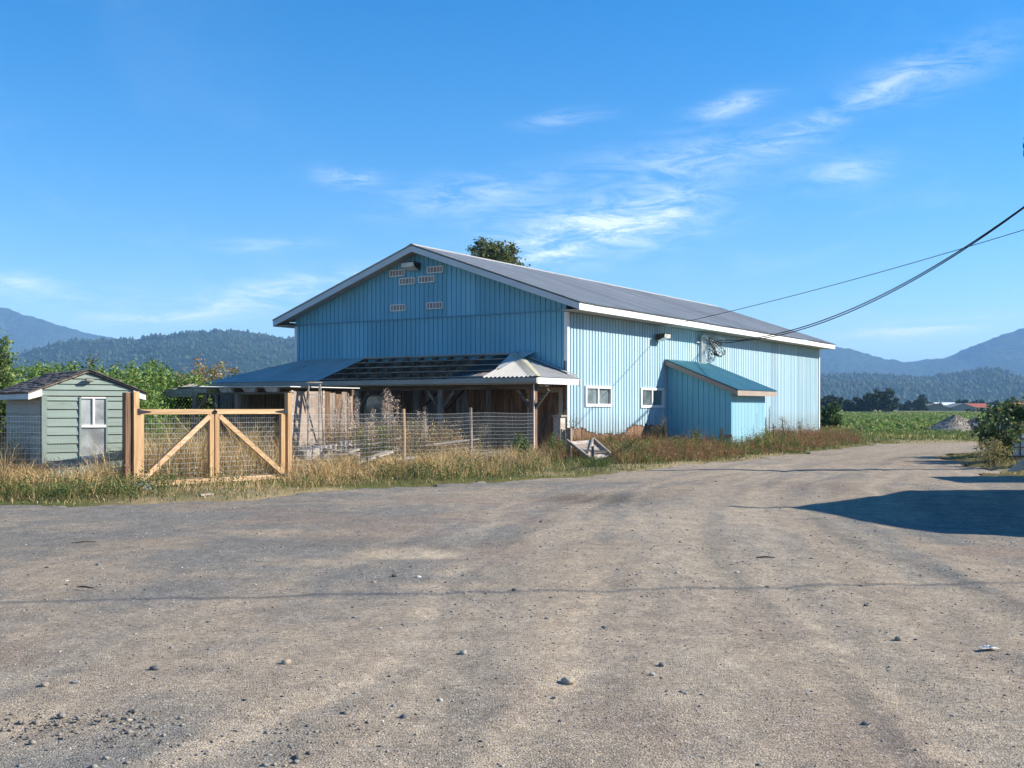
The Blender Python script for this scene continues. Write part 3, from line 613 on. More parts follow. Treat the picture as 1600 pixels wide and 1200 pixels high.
# plank door with a pale frame, diagonal brace, dim window (both belong to the barn wall)
dr = MB().box(.03, .055, door_y[0]+.02, door_y[1]-.02, .05, 2.02).build('door', M['plank'], barn)
for j in range(5): MB().box(.005, .03, door_y[0]+.03+j*.186, door_y[0]+.205+j*.186, .08, 2.0).build('door_board', M['plank'], dr)
MB().beam((-.01, door_y[0]+.08, 1.85), (-.01, door_y[1]-.1, .35), .02, .10, (1, 0, 0)).build('door_brace', M['plank_grey'], dr)
MB().box(-.03, -.008, door_y[0]-.16, door_y[1]+.2, 2.02, 2.18).build('door_frame_head', M['soffit'], barn)
for a in (door_y[0]-.16, door_y[1]+.0): MB().box(-.03, -.008, a, a+.15, 0, 2.018).build('door_frame_jamb', M['soffit'], barn)
yy, zz = kline(584, -.05), 0
fr = MB()
for q in ((yy-.42, yy+.42, 1.93, 2.0), (yy-.42, yy+.42, 1.05, 1.12), (yy-.42, yy-.36, 1.12, 1.93), (yy+.36, yy+.42, 1.12, 1.93)): fr.box(-.05, -.016, *q)
w_ = fr.build('window', M['soffit'], barn); MB().box(-.03, -.018, yy-.36, yy+.36, 1.12, 1.93).build('pane', M['glass_dk'], w_)
yq = kline(675, -.02); MB().beam((-.04, yq+1.0, 1.0), (-.04, yq-.5, 2.3), .03, .10, (1, 0, 0)).build('wall_brace', M['beamwood'], barn)
yq = kline(720, -.02); MB().beam((-.04, yq+1.2, .9), (-.04, yq-.3, 2.3), .03, .10, (1, 0, 0)).build('wall_brace', M['beamwood'], barn)
MB().box(-.06, -.012, 2.35, 11, 2.98, 3.08).build('ledger', M['plank_grey'], barn)
tag(MB().box(-.12, .12, -.55, .55, 0, .07).add(*(lambda b_: (b_.v, b_.f))(MB().box(-.06, .06, -.5, .5, .07, .15))).build('tube_lamp', M['rake'], None, loc=barn_pt(-1.2, .55, 2.18), rz=A_B),
    'white tube lamp hanging under the porch roof above the plank door', 'lamp')

# ------------------------------------------------------------------ blue lean-to shed on the side wall
M['shedlit'] = painted('sunlit_teal_siding', (.24, .46, .55), (.33, .53, .60), .6, (1, 1, .15), 1.8, .6, grime=(.0, .5, .5, (.16, .18, .16)), objvar=.06)  # front face's sunlight put into a paler copy of the shed blue
T0, T1, SP = 7.29, 10.78, 2.454
shed = thing('lean_to_shed', 'small teal blue lean-to shed with slanting metal roof against the barn side', 'shed', barn_pt(T0, 0, 0), A_B)
SL = T1-T0; top_at = lambda p_: 3.16-(3.16-2.17)*p_/SP          # wall top at distance p_ from the barn
n_ = 8
for i in range(2):
    a, c = SP*i/2, SP*(i+1)/2
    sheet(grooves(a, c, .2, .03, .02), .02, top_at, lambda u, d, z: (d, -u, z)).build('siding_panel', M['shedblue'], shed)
for i in range(3):
    a, c = SL*i/3, SL*(i+1)/3
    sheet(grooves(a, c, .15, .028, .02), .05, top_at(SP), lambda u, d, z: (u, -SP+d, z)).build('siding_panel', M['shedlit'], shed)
MB().add([(SL, -.02, 0), (SL, -SP, 0), (SL, -SP, top_at(SP)), (SL, -.02, 3.16)], [(0, 1, 2, 3)]).build('far_wall', M['shedblue'], shed)
MB().box(-.03, .05, -SP-.03, -SP+.05, .05, top_at(SP)).build('corner_board', M['shedblue'], shed)
rs = (3.16-2.17)/SP
def srf(u, v, h): p_ = (SP+.36)*(1-v); return (u, -p_-h*.37, 3.30-rs*p_+h*.93)
a = -.24
while a < SL+.3:
    c = min(a+.62, SL+.32); ribbed(a, c, srf, 0, .995, .2, .026).build('roof_sheet', M['teal'], shed); a = c
MB().box(-.22, SL+.30, -SP-.34, -SP-.31, 3.30-rs*(SP+.36)-.19, 3.30-rs*(SP+.36)-.012).build('eave_fascia', M['fasciabrown'], shed)
for xx in (-.22, SL+.27): MB().prism([(xx, -.03, 3.27), (xx, -SP-.31, 3.27-rs*(SP+.30)), (xx, -SP-.31, 3.10-rs*(SP+.30)), (xx, -.03, 3.10)], (.03, 0, 0)).build('rake_board', M['fasciabrown'], shed)
MB().prism([(-.19, -.03, 3.12), (-.19, -SP-.30, 3.12-rs*(SP+.27)), (-.19, -SP-.30, 3.10-rs*(SP+.27)), (-.19, -.03, 3.10)], (SL+.45, 0, 0)).build('soffit', M['soffit'], shed)
MB().beam((-.12, -SP+.35, .55), (-.12, -SP-.10, .55), .05, .12).build('hasp_board', M['plank_grey'], shed)

# service mast with conduits and slack coils
tm, zt = side(1094, 525)
mast = thing('service_mast', 'grey electrical service mast with coiled wires above the lean-to roof', 'service mast', barn_pt(tm, 0, 2.95), A_B)
for dx in (-.16, .02, .20):
    MB().tube([(dx, -.12, .05), (dx, -.12, 1.25), (dx-.02, -.16, 1.36), (dx-.02, -.27, 1.40), (dx-.02, -.32, 1.32)], .045, 8).build('conduit', M['conduit'], mast)
MB().box(-.3, .34, -.10, -.03, .30, .36).build('strap', M['conduit'], mast); MB().box(-.5, .34, -.09, -.03, 1.10, 1.16).build('strap', M['conduit'], mast)
MB().box(-.38, .42, -.22, -.02, .0, .05).build('roof_flange', M['white'], mast)
random.seed(5)
for j in range(9):
    cx, cz, rr = .95+random.uniform(-.45, .5), 1.02+random.uniform(-.2, .22), random.uniform(.16, .42); ph = random.uniform(0, 6); ar = random.uniform(3.5, 6.2)
    pts = [(cx+rr*1.3*math.cos(ph+ar*k/14), -.22-.12*math.sin(k*.5+j), cz+rr*.75*math.sin(ph+ar*k/14)) for k in range(15)]
    MB().tube([(-.02+.18*(j % 3-1), -.32, 1.32)]+pts, .013, 5).build('wire', M['cable'] if j % 3 else M['conduit'], mast)
for j in range(3): MB().tube([(.5+.25*j, -.25, .72+.05*j), (.56+.25*j, -.26, .66), (.64+.25*j, -.25, .70)], .03, 6).build('connector', M['black'], mast)
# ------------------------------------------------------------------ green garden shed
gs = thing('garden_shed', 'small pale green clapboard shed with dark shingle roof beside the gate', 'shed', (-9.04, 20.9, 0), math.atan2(.61, .79))
GW, GD = 1.745, 2.7; gp = .385; gz = lambda xx: 2.25-gp*abs(xx-GW/2)
wx0, wx1, wz0, wz1 = .694, 1.237, .16, 1.76
def clap(x0, x1, z0, z1, t0=-.012, t1=-.034):    # one lapped board on the front, thicker at its lower edge
    return MB().add([(x0, t1, z0), (x1, t1, z0), (x1, t0, z1), (x0, t0, z1), (x0, .0, z0), (x1, .0, z0), (x1, .0, z1), (x0, .0, z1)], [(0, 1, 2, 3), (0, 4, 5, 1), (3, 2, 6, 7), (0, 3, 7, 4), (1, 5, 6, 2)])
z = .02
while z < 1.73:
    z1 = min(z+.167, 1.775)
    for a, c in ((.10, wx0-.005), (wx1+.005, GW-.10)): clap(a, c, z, z1-.012).build('clapboard', M['green'], gs)
    if z1 <= wz0+.03: clap(wx0, wx1, z, z1-.012).build('clapboard', M['green'], gs)
    z = z1
z = 1.785
for hgt in (.115, .115, .105, .10, .09):
    half = min(GW/2-.004, (2.23-z)/gp); half2 = max(.01, min(GW/2-.004, (2.23-z-hgt+.01)/gp)); cx = GW/2
    MB().add([(cx-half, -.034, z), (cx+half, -.034, z), (cx+half2, -.012, z+hgt-.01), (cx-half2, -.012, z+hgt-.01), (cx-half, 0, z), (cx+half, 0, z)], [(0, 1, 2, 3), (0, 4, 5, 1)]).build('clapboard', M['green'], gs); z += hgt
for a in (0, GW-.10): MB().box(a, a+.10, -.028, .0, 0, 1.775).build('corner_board', M['green'], gs)
MB().add([(0.01, .0, 0), (GW-.01, .0, 0), (GW-.01, .0, 1.9), (GW/2, .0, 2.22), (.01, .0, 1.9)], [(0, 1, 2, 3, 4)]).build('front_wall', M['plank'], gs)
for xx, nm in ((0, 'left_wall'), (GW-.03, 'right_wall')):
    q = MB().box(xx, xx+.03, .03, GD, 0, 1.92).build('side_wall', M['soffit'], gs)
    for j in range(9): MB().box(xx-.02 if xx == 0 else xx+.03, xx if xx == 0 else xx+.05, .03, GD, .03+j*.2, .215+j*.2).build('side_board', M['soffit'], q)
MB().add([(0, GD, 0), (GW, GD, 0), (GW, GD, 1.9), (GW/2, GD, 2.22), (0, GD, 1.9)], [(0, 1, 2, 3, 4)]).build('back_wall', M['green'], gs)
fr = MB()
for q in ((wx0+.035, wx1-.035, 1.16, 1.215), (.945, .985, 1.215, wz1-.03), (wx0+.035, wx1-.035, wz1-.03, wz1)): fr.box(q[0], q[1], -.05, -.004, q[2], q[3])
w_ = fr.build('window', M['white'], gs); MB().box(wx0+.035, wx1-.035, -.05, -.004, .56, .605).build('lower_rail', M['white'], w_)
for a in (wx0, wx1-.035): MB().box(a, a+.035, -.046, -.004, wz0, wz1).build('side_frame', M['green'], w_)
for a, c, z0, z1 in ((wx0+.035, .945, 1.215, wz1-.03), (.985, wx1-.035, 1.215, wz1-.03), (wx0+.035, wx1-.035, .605, 1.16), (wx0+.035, wx1-.035, wz0, .56)): MB().box(a, c, -.024, -.012, z0, z1).build('pane', M['glass_dusty'], w_)
# roof: decks, shingle courses, white eave ends
over = .25; ss = math.hypot(1, gp)
random.seed(9)
for s_ in (-1, 1):
    cx = GW/2; L_ = GW/2+over
    f3 = lambda a, yy, h: (cx+s_*a/1.0, yy, 2.285-gp*a+h)
    dk = MB().prism([f3(0, -.06, -.035), f3(L_, -.06, -.035), f3(L_, -.06, -.006), f3(0, -.06, -.006)], (0, GD+.12, 0)).build('roof_deck', M['plank_grey'], gs)
    tab = [MB().add([(0, 0, 0), (1, 0, 0), (1, 1, 0), (0, 1, 0), (0, 0, .006), (1, 0, .006), (1, 1, .012), (0, 1, .012)], [(4, 5, 6, 7), (0, 1, 5, 4), (1, 2, 6, 5), (2, 3, 7, 6), (3, 0, 4, 7)])][0].mesh('shingle')
    rows = 10
    for r_ in range(rows):
        a0 = L_+.03-(r_+1)*(L_+.03)/rows; a1 = a0+(L_+.03)/rows*1.16; yy = -.10-(.12 if r_ % 2 else 0)
        while yy < GD+.02:
            ww = random.uniform(.19, .27); y0 = max(yy, -.09); y1 = min(yy+ww-.008, GD+.08); yy += ww
            if y1-y0 < .04: continue
            o = link('shingle', tab, M['shingle'], gs); jit = random.uniform(-.008, .014)
            ex = Vector(f3(a0, y0, .002+.001*r_)); ax = Vector(f3(a1+jit, y0, .010))-ex; ay = Vector((0, y1-y0, 0)); az_ = Vector((s_*gp/ss, 0, 1/ss))*random.uniform(.9, 2.4)
            o.matrix_local = Matrix(((ay.x, ax.x, az_.x, ex.x), (ay.y, ax.y, az_.y, ex.y), (ay.z, ax.z, az_.z, ex.z), (0, 0, 0, 1)))
    xe = cx+s_*L_
    MB().box(min(xe, xe-s_*.03), max(xe, xe-s_*.03), -.02, GD, 2.285-gp*L_-.14, 2.285-gp*L_-.038).build('eave_fascia', M['rake'], gs)
    p_ = [f3(GW/2+.0, -.055, -.175), f3(L_, -.055, -.15), f3(L_, -.055, -.04), f3(GW/2+.0, -.055, -.04)]
    MB().prism(p_, (0, .03, 0)).build('barge_end', M['white'], gs)
a_gs = math.atan2(.61, .79); fw = Vector((-9.04, 20.9, 0))+Vector((.79, .61, 0))*(GW/2)
flood('small flood lamp on the gable of the green clapboard shed', fw+Vector((.61, -.79, 0))*.035+Vector((0, 0, 2.09)), a_gs, .26)

# ------------------------------------------------------------------ gate, posts, fences
PL, PR = Vector((-7.24, 20.9, 0)), Vector((-4.83, 23.5, 0))
def on_line(px, A, B):
    k = (px-800)/F_PX; t = (A.x-k*A.y)/(k*(B.y-A.y)-(B.x-A.x)); return A+(B-A)*t
def post(name, label, cat, at, w_, d_, h_, mt, rz=0, lean=(0, 0), group=None):
    m_ = MB().beam((0, 0, -.3), (lean[0], lean[1], h_), w_, d_, (0, 1, 0), .10); o = m_.build(name, mt, None, loc=at, rz=rz); return tag(o, label, cat, group)
ga = math.atan2(PR.y-PL.y, PR.x-PL.x)
post('gate_post', 'thick cedar gate post between the green shed and the gate', 'post', PL, .12, .12, 1.86, M['cedar_v'], ga, group='cedar gate posts')
post('gate_post', 'cedar gate post where the gate meets the wire fence', 'post', PR, .12, .12, 1.87, M['cedar_v'], ga, group='cedar gate posts')
o = PL-Vector((math.cos(ga), math.sin(ga), 0))*.15+Vector((-.03, .04, 0)); post('old_post', 'dark brown old post tight against the left cedar gate post', 'post', o, .13, .13, 1.84, M['plank'], ga)
def wires(mb, L, z0, z1, pv_=.05, ph_=.10, th=.0026, wav=0.0, seed=0):
    rr = random.Random(seed); n = int(L/pv_); zf = lambda u: wav*math.sin(u*1.7+seed)
    for i in range(n+1):
        u = i*pv_; mb.beam((u, 0, z0), (u+rr.uniform(-.004, .004), 0, z1+zf(u)), th*.62, th*.62)
    k = int((z1-z0)/ph_)
    for j in range(k+1):
        z = z1-j*ph_; us = np.linspace(0, L, max(2, int(L/.6)+1))
        for a, c in zip(us[:-1], us[1:]): mb.beam((a, .004, z+zf(a)), (c, .004, z+zf(c)), th*1.3, th*1.3)
    return mb
def leaf_gate(label, A, B, brace_up):
    L = (B-A).length; r_ = math.atan2(B.y-A.y, B.x-A.x); t = thing('gate', label, 'gate', A, r_, 'pair of cedar gates'); Hh = 1.52
    MB().box(0, L, -.045, .045, Hh-.10, Hh).build('top_rail', M['cedar'], t); MB().box(.0, L, -.045, .045, .03, .12).build('bottom_rail', M['cedar_pale'], t)
    for a in (.0, L-.095): MB().box(a, a+.095, -.048, .042, .122, Hh-.102).build('stile', M['cedar_v'], t)
    p_, q_ = ((.06, -.03, .15), (L-.10, -.03, Hh-.14)) if brace_up else ((.10, -.03, Hh-.14), (L-.06, -.03, .15))
    MB().beam(p_, q_, .055, .095, (0, 0, 1)).build('brace', M['cedar_pale'] if brace_up else M['cedar'], t)
    wires(MB(), L-.06, .08, Hh-.08, .055, .1, .0030).build('wire_mesh', M['wire'], t).location = (.03, .05, 0)
    xh = 0 if brace_up else L; s_ = 1 if brace_up else -1
    for zz in (Hh-.05, .10):
        h_ = MB().box(min(xh-s_*.05, xh+s_*.015), max(xh-s_*.05, xh+s_*.015), -.062, -.047, zz-.06, zz+.06).prism([(xh+s_*.015, -.06, zz-.035), (xh+s_*.24, -.06, zz-.008), (xh+s_*.24, -.06, zz+.008), (xh+s_*.015, -.06, zz+.035)], (0, .01, 0)).build('hinge', M['black'], t)
    if not brace_up: MB().box(-.05, .03, -.07, -.047, Hh-.09, Hh-.03).tube([(-.06, -.07, Hh-.06), (-.02, -.085, Hh-.02), (.02, -.085, Hh-.06)], .008, 5).build('latch', M['black'], t)
    return t
leaf_gate('left cedar gate with brace rising toward the middle', on_line(216, PL, PR), on_line(332.5, PL, PR), True)
leaf_gate('right cedar gate with brace falling away from the middle', on_line(334.5, PL, PR), on_line(443.5, PL, PR), False)
def fence(label, A, B, h0, posts, wav, seed):
    L = (B-A).length; r_ = math.atan2(B.y-A.y, B.x-A.x); t = thing('wire_fence', label, 'fence', A, r_, 'welded wire fences')
    wires(MB(), L, .02, h0, .05, .1, .0024, wav, seed).build('wire_mesh', M['wire'], t)
    for px, hh, w_, mt in posts:
        p = on_line(px, A, B); u = (p-A).length; MB().tube([(u, .05, -.3), (u+.01, .05, hh*.5), (u-.01, .05, hh)], [.052*w_, .05*w_, .045*w_], 8).build('post', M[mt], t)
    return t
FE = Vector((.62, 31.35, 0)); fence('wire fence running from the gate post to the porch corner', PR, FE, 1.40, [(633, 1.52, 1, 'cedar_v'), (738, 1.55, .9, 'plank_grey')], .015, 2)
fence('wire fence in front of the green shed', PL, Vector((-12.4, 19.4, 0)), 1.38, [(-140, 1.5, 1, 'plank_grey')], .01, 4)
t = thing('metal_hurdle', 'close-barred metal hurdle behind the fence at the left edge', 'hurdle', (-10.75, 20.5, 0), R(15))
for j in range(13): MB().tube([(j*.075, 0, .1), (j*.075, 0, 1.38)], .010, 5).build('bar', M['conduit'], t)
for zz in (.12, 1.38): MB().tube([(-.03, 0, zz), (.94, 0, zz)], .016, 6).build('rail', M['conduit'], t)

# ------------------------------------------------------------------ low shelter left of the porch, with pergola beam
LS = Vector((-5.73, 28.0, 0)); ls = thing('low_shelter', 'low open shelter with pale sheet roof behind the gate', 'shelter', LS, A_B)
MB().prism([(-.12, -.15, 2.08), (-.12, 3.6, 2.10), (-.12, 3.6, 2.115), (-.12, -.15, 2.10)], (2.7, 0, 0)).build('roof_sheet', M['white'], ls)
MB().prism([(-.06, 3.3, 2.125), (-.06, 4.5, 2.10), (-.06, 4.5, 2.115), (-.06, 3.3, 2.14)], (2.5, 0, 0)).build('roof_sheet', M['metal_dk'], ls)
MB().box(-.05, .05, -.1, 3.6, 1.90, 1.955).build('header', M['beamwood'], ls); MB().box(2.3, 2.4, -.1, 4.4, 1.9, 2.05).build('header', M['beamwood'], ls)
for yy in (.35, 1.15, 2.05, 3.0): MB().prism([(-.08, yy, 1.96), (-.08, yy, 2.075), (-.08, yy+.5, 2.075), (-.08, yy+.38, 1.96)], (.10, 0, 0)).build('block', M['oldwood'], ls)
for yy in (.06, 1.9, 3.55): MB().beam((0, yy, -.1), (0, yy, 1.90), .11, .11, (0, 1, 0), .1).build('post', M['plank_grey'], ls)
MB().beam((0, 3.5, 1.4), (0, 3.05, 1.9), .08, .07, (1, 0, 0)).build('brace', M['plank_grey'], ls)
y = .1; random.seed(12)
while y < 4.9:
    ww = random.uniform(.18, .3); MB().box(2.3-random.uniform(0, .02), 2.33, y, y+ww-.01, 0, 2.02).build('wall_plank', M['plank_grey'], ls); y += ww
MB().box(-.02, 1.25, -.035, -.015, .0, 1.98).build('end_panel', M['ply'], ls)
for j in range(5): MB().box(1.26+j*.235, 1.485+j*.235, -.04+.008*(j % 2), -.015, .0, 1.98-.03*(j % 3)).build('shaded_end_plank', M['plank_grey'] if j % 2 else M['plank'], ls)  # darker planks stand in for the shaded half of the end panel
for a in (.02, 1.2, 2.3): MB().box(a, a+.07, -.05, -.036, .0, 2.0).build('batten', M['oldwood'], ls)
pg = thing('pergola', 'weathered pergola beam with broken lattice left of the low shelter', 'pergola', LS+(-GV)*3.5, A_B)
MB().beam((-.02, -.1, 1.98), (-.02, 1.75, 1.93), .06, .22, (0, 0, 1)).build('beam', M['oldwood'], pg)
MB().beam((.0, 1.45, 0), (.0, 1.45, 1.83), .1, .1, (0, 1, 0)).build('post', M['plank_grey'], pg)
MB().beam((-.03, 1.55, 1.9), (-.03, 1.42, 1.45), .05, .10, (1, 0, 0)).build('brace', M['oldwood'], pg)
for j in range(7): MB().beam((-.02+.0, .35+j*.13, 2.02), (.5, .28+j*.13, 2.16+random.uniform(-.03, .06)), .03, .02).build('rafter_stub', M['oldwood'], pg)
for a, c in (((1.55, 1.95), (1.95, 2.25)), ((1.5, 1.85), (1.9, 1.62)), ((1.2, 1.65), (1.75, 1.2)), ((1.3, 1.55), (1.85, 1.05)), ((1.35, 1.2), (1.75, 1.6)), ((1.0, 1.25), (1.5, 1.62))):
    MB().beam((-.1, a[0], a[1]), (-.12, c[0], c[1]), .012, .045, (1, 0, 0)).build('lattice_strip', M['oldwood'], pg)
lt = thing('lattice_panel', 'dark green lattice panel under the pergola beam', 'lattice', LS+(-GV)*3.65+DV*.5, A_B)
M['lattice'] = painted('faded_green_lattice', (.06, .10, .05), (.16, .15, .08), .9, (1, 1, 1), 5, .5)
for j in range(-8, 10):
    for s_ in (1, -1):
        a0 = j*.13; p_ = [(max(0, a0), 0), (min(1.25, a0+1.0), 0)]
        u0, u1 = max(0, a0), min(1.25, a0+.9)
        if u1-u0 < .1: continue
        za, zb_ = (u0-a0)+.95, (u1-a0)+.95
        if s_ < 0: u0, u1 = 1.25-u0, 1.25-u1
        MB().beam((.01*s_, u0, za), (.01*s_, u1, zb_), .008, .04, (1, 0, 0)).build('lattice_strip', M['lattice'], lt)
# step ladder
sl_ = thing('step_ladder', 'pale wooden step ladder standing against the plywood end of the low shelter', 'ladder', (-5.14, 28.3, 0), R(24))
hT = 2.2
for s_ in (-1, 1):
    MB().beam((s_*.24, -.28, 0), (s_*.15, .0, hT), .03, .075, (0, 1, 0)).build('stile', M['oldwood'], sl_)
    MB().beam((s_*.26, .62, 0), (s_*.14, .06, hT-.05), .025, .04, (0, 1, 0)).build('rear_leg', M['oldwood'], sl_)
for j in range(1, 7):
    f = j/7; MB().box(-.24+.09*f, .24-.09*f, -.28+.28*f-.06, -.28+.28*f+.05, hT*f-.012, hT*f+.012).build('step', M['oldwood'], sl_)
MB().box(-.19, .19, -.09, .12, hT-.01, hT+.02).build('top_cap', M['oldwood'], sl_); MB().beam((-.2, .34, 1.0), (.2, .34, 1.0), .02, .035).build('rear_bar', M['oldwood'], sl_)

# ------------------------------------------------------------------ scrap timber
def timber(label, a, c, w_, h_, mt, name='timber', up=(0, 0, 1), gr='scrap timber behind the wire fence'):
    a, c = Vector(a), Vector(c); o = MB().beam((0, 0, 0), (c-a), w_, h_, up).build(name, M[mt], None, loc=a); return tag(o, label, 'timber', gr)
timber('thick pale beam, largest of the scrap timber pile', P(470, 712, 26.6), P(541, 697, 27.6), .26, .24, 'oldwood')
timber('flat pale plank lying under the thick beam', P(505, 717, 26.3), P(556, 702, 27.1), .30, .05, 'oldwood')
timber('thin grey plank sticking up at the end of the thick beam', P(536, 686, 27.7), P(552, 700, 27.5), .10, .04, 'plank_grey')
timber('long thin board reaching right from the timber pile', P(546, 690, 27.8), P(622, 701, 28.6), .14, .045, 'oldwood')
timber('short pale block behind the thin boards of the pile', P(541, 697, 28.2), P(573, 698, 28.4), .16, .14, 'oldwood')
timber('low pale plank lying in front of the timber pile', P(553, 724, 26.2), P(609, 706, 27.2), .24, .05, 'oldwood')
timber('dark split board between the low plank and the thin board', P(575, 706, 27.5), P(622, 704, 27.9), .16, .05, 'plank_grey')
timber('brownish board end lying at the foot of the pile', P(522, 711, 26.4), P(560, 708, 26.8), .18, .04, 'ply')
timber('board slanting up to the thin fence post nearest the porch', P(655, 697, 29.5), P(748, 686, 30.2), .09, .04, 'oldwood')
timber('pale plank lying beyond the thin fence post', P(727, 703, 29.6), P(762, 706, 29.6), .22, .06, 'oldwood')
timber('grey squared beam lying right of the thin fence post', P(734, 710, 29.3), P(792, 708, 29.9), .14, .14, 'plank_grey')
timber('thin pale slat in the grass right of the thin fence post', P(738, 719, 28.6), P(772, 722, 28.6), .08, .03, 'oldwood')
for lb, a_, b_, w_, h_, mt in (('grey plank lying across the back of the timber pile', P(560, 699, 28.6), P(640, 703, 29.2), .18, .05, 'oldwood'), ('short square block at the left end of the timber pile', P(462, 706, 26.9), P(480, 704, 27.2), .2, .2, 'oldwood'), ('brown plank leaning low on the thick beam', P(490, 697, 27.2), P(560, 712, 26.5), .16, .04, 'ply'),
      ('silver plank lying flat between pile and middle fence post', P(598, 722, 26.8), P(650, 714, 27.6), .2, .05, 'oldwood'), ('dark beam under the plumed weeds', P(610, 697, 29.4), P(676, 692, 30.2), .16, .14, 'plank_grey'), ('thin grey lath sticking out of the pile to the right', P(580, 694, 27.6), P(626, 684, 28.2), .06, .03, 'plank_grey')):
    timber(lb, a_, b_, w_, h_, mt)
timber('short weathered slat lying on the grass before the gate', G(312, 778)+Vector((0, 0, .05)), G(331, 776)+Vector((0, 0, .05)), .07, .03, 'oldwood', 'slat', gr='slats on the verge')
# tipped loading ramp of pale boards
rp = thing('loading_ramp', 'tipped pale wooden ramp lying in the weeds beside the barn corner', 'ramp')
ra, rb, rc, rd = P(886, 690, 31.0), P(927, 687, 31.7), P(954, 711, 30.6), P(926, 721, 30.1)
for j in range(5):
    f0, f1 = j/5+.008, (j+1)/5-.008; l = lambda p, q, f: p+(q-p)*f; ab = (l(ra, rd, f0), l(rb, rc, f0), l(rb, rc, f1), l(ra, rd, f1))
    MB().prism(ab, (.0, .03, -.03)).build('board', M['ply'] if j % 2 else M['oldwood'], rp)
for a, c in ((ra, rd), (rb, rc), (rb, l(ra, rd, .82)), (l(ra, rd, .5), l(rb, rc, .9))): MB().beam(a+Vector((.0, -.03, .035)), c+Vector((.0, -.03, .035)), .05, .07).build('rail', M['oldwood'], rp)
MB().beam(rd+Vector((0, 0, -.25)), rd+Vector((0, .02, .42)), .07, .07, (0, 1, 0)).build('stake', M['plank_grey'], rp)
o = P(874, 690, 32.4); st = thing('stub_post', 'short thick weathered stub post at the barn corner by the plank door', 'post', (o.x, o.y, 0), A_B)
MB().box(-.14, .14, -.12, .12, -.1, 1.28).build('post', M['oldwood'], st); MB().box(-.18, .18, -.17, .15, 1.28, 1.33).build('cap', M['oldwood'], st); MB().box(-.10, .10, -.155, -.12, .2, .92).build('cleat', M['ply'], st)
MB().beam((.1, -.30, -.1), (.1, -.30, .95), .11, .12, (0, 1, 0)).build('side_stake', M['ply'], st)

# ------------------------------------------------------------------ tank, slab, stake, piles
ib = thing('ibc_tank', 'white liquid tank in a dark wire cage half hidden by brambles', 'tank', (14.25, 31.0, 0), R(4))
M['poly'] = painted('cloudy_white_plastic', (.66, .66, .64), (.5, .5, .46), .5, (1, 1, 1), 3, .4); M['red'] = flat('red_label', (.45, .05, .05)); M['cage'] = flat('dark_cage_steel', (.06, .065, .075), .5, .3)
MB().box(.05, 1.15, .05, .95, .17, 1.10).add(*(lambda b_: (b_.v, b_.f))(MB().tube([(.6, .5, 1.1), (.6, .5, 1.16)], .12, 12))).build('bottle', M['poly'], ib)
for j in range(6): MB().tube([(.02+j*.232, .02, .16), (.02+j*.232, .02, 1.12)], .016, 6).build('cage_bar', M['cage'], ib); MB().tube([(.0, .02+j*.19, .16), (.0, .02+j*.19, 1.12)], .016, 6).build('cage_bar', M['cage'], ib)
for zz in (.18, .42, .66, .9, 1.12): MB().tube([(1.2, .0, zz), (.0, .0, zz), (.0, 1.0, zz), (1.2, 1.0, zz)], .016, 6).build('cage_ring', M['cage'], ib)
for j in range(3): MB().box(0, 1.2, .02+j*.42, .14+j*.42, .0, .15).build('pallet_runner', M['plank_grey'], ib)
MB().box(.08, .38, -.028, -.018, .88, 1.12).build('label_plate', M['red'], ib)
for zz in (.93, .99, 1.05): MB().box(.13, .33, -.031, -.029, zz, zz+.02).build('label_line', M['white'], ib)
sp = P(1602, 733, 26.5); tag(MB().prism([(-.45, 0, -.30), (.9, 0, -.32), (.9, 0, .5), (.15, .0, .16)], (.0, .06, 0)).build('concrete_slab', M['concrete'], None, loc=(sp.x, sp.y, .28)), 'pale slab propped in the weeds at the right edge', 'slab')
M['orange'] = flat('orange_paint', (.75, .22, .10)); so = G(1297, 691)
stk = thing('survey_stake', 'small orange survey stake in the grass beyond the barn corner', 'stake', so); MB().prism([(-.04, 0, 0), (.04, 0, 0), (.045, 0, .30), (0, 0, .38), (-.045, 0, .33)], (0, .03, 0)).build('stake', M['orange'], stk); MB().box(-.047, .047, -.006, .036, .12, .15).build('ribbon', M['white'], stk)
def pile(label, cx, cy, rx, ry, h_, col, seed, ston):
    n, k = 40, 16; V = []; r2 = np.random.default_rng(seed)
    for i in range(k+1):
        f = i/k
        for j in range(n):
            a = j/n*6.2832; rr = f*(1+.12*math.sin(a*2+seed)); bx, by = math.cos(a)*rr*rx, math.sin(a)*rr*ry
            V.append((bx, by, h_*max(0, (1-f**1.35))*(1+.10*math.sin(3*a+seed))-.04*f+r2.normal(0, .02)*(f > 0)))
    i_ = np.arange((k+1)*n).reshape(k+1, n); q = np.stack([i_[:-1], np.roll(i_[:-1], -1, 1), np.roll(i_[1:], -1, 1), i_[1:]], -1).reshape(-1, 4)
    t = thing('gravel_pile', label, 'gravel pile', (cx, cy, 0), 0, 'heaps of gravel by the field'); V = np.array(V); c_ = np.array(col)*r2.uniform(.7, 1.3, (len(V), 1))
    link('heap', raw_mesh('heap', V, [q], c_), M['gravel'], t)
    s = r2.integers(0, len(V), ston); pts = V[s]+r2.normal(0, .03, (ston, 3)); o = stones(pts, r2.uniform(.02, .065, ston), np.array(col)*r2.uniform(.6, 1.25, (ston, 1)), 'loose_stones', M['stone'], t); o['kind'] = 'stuff'
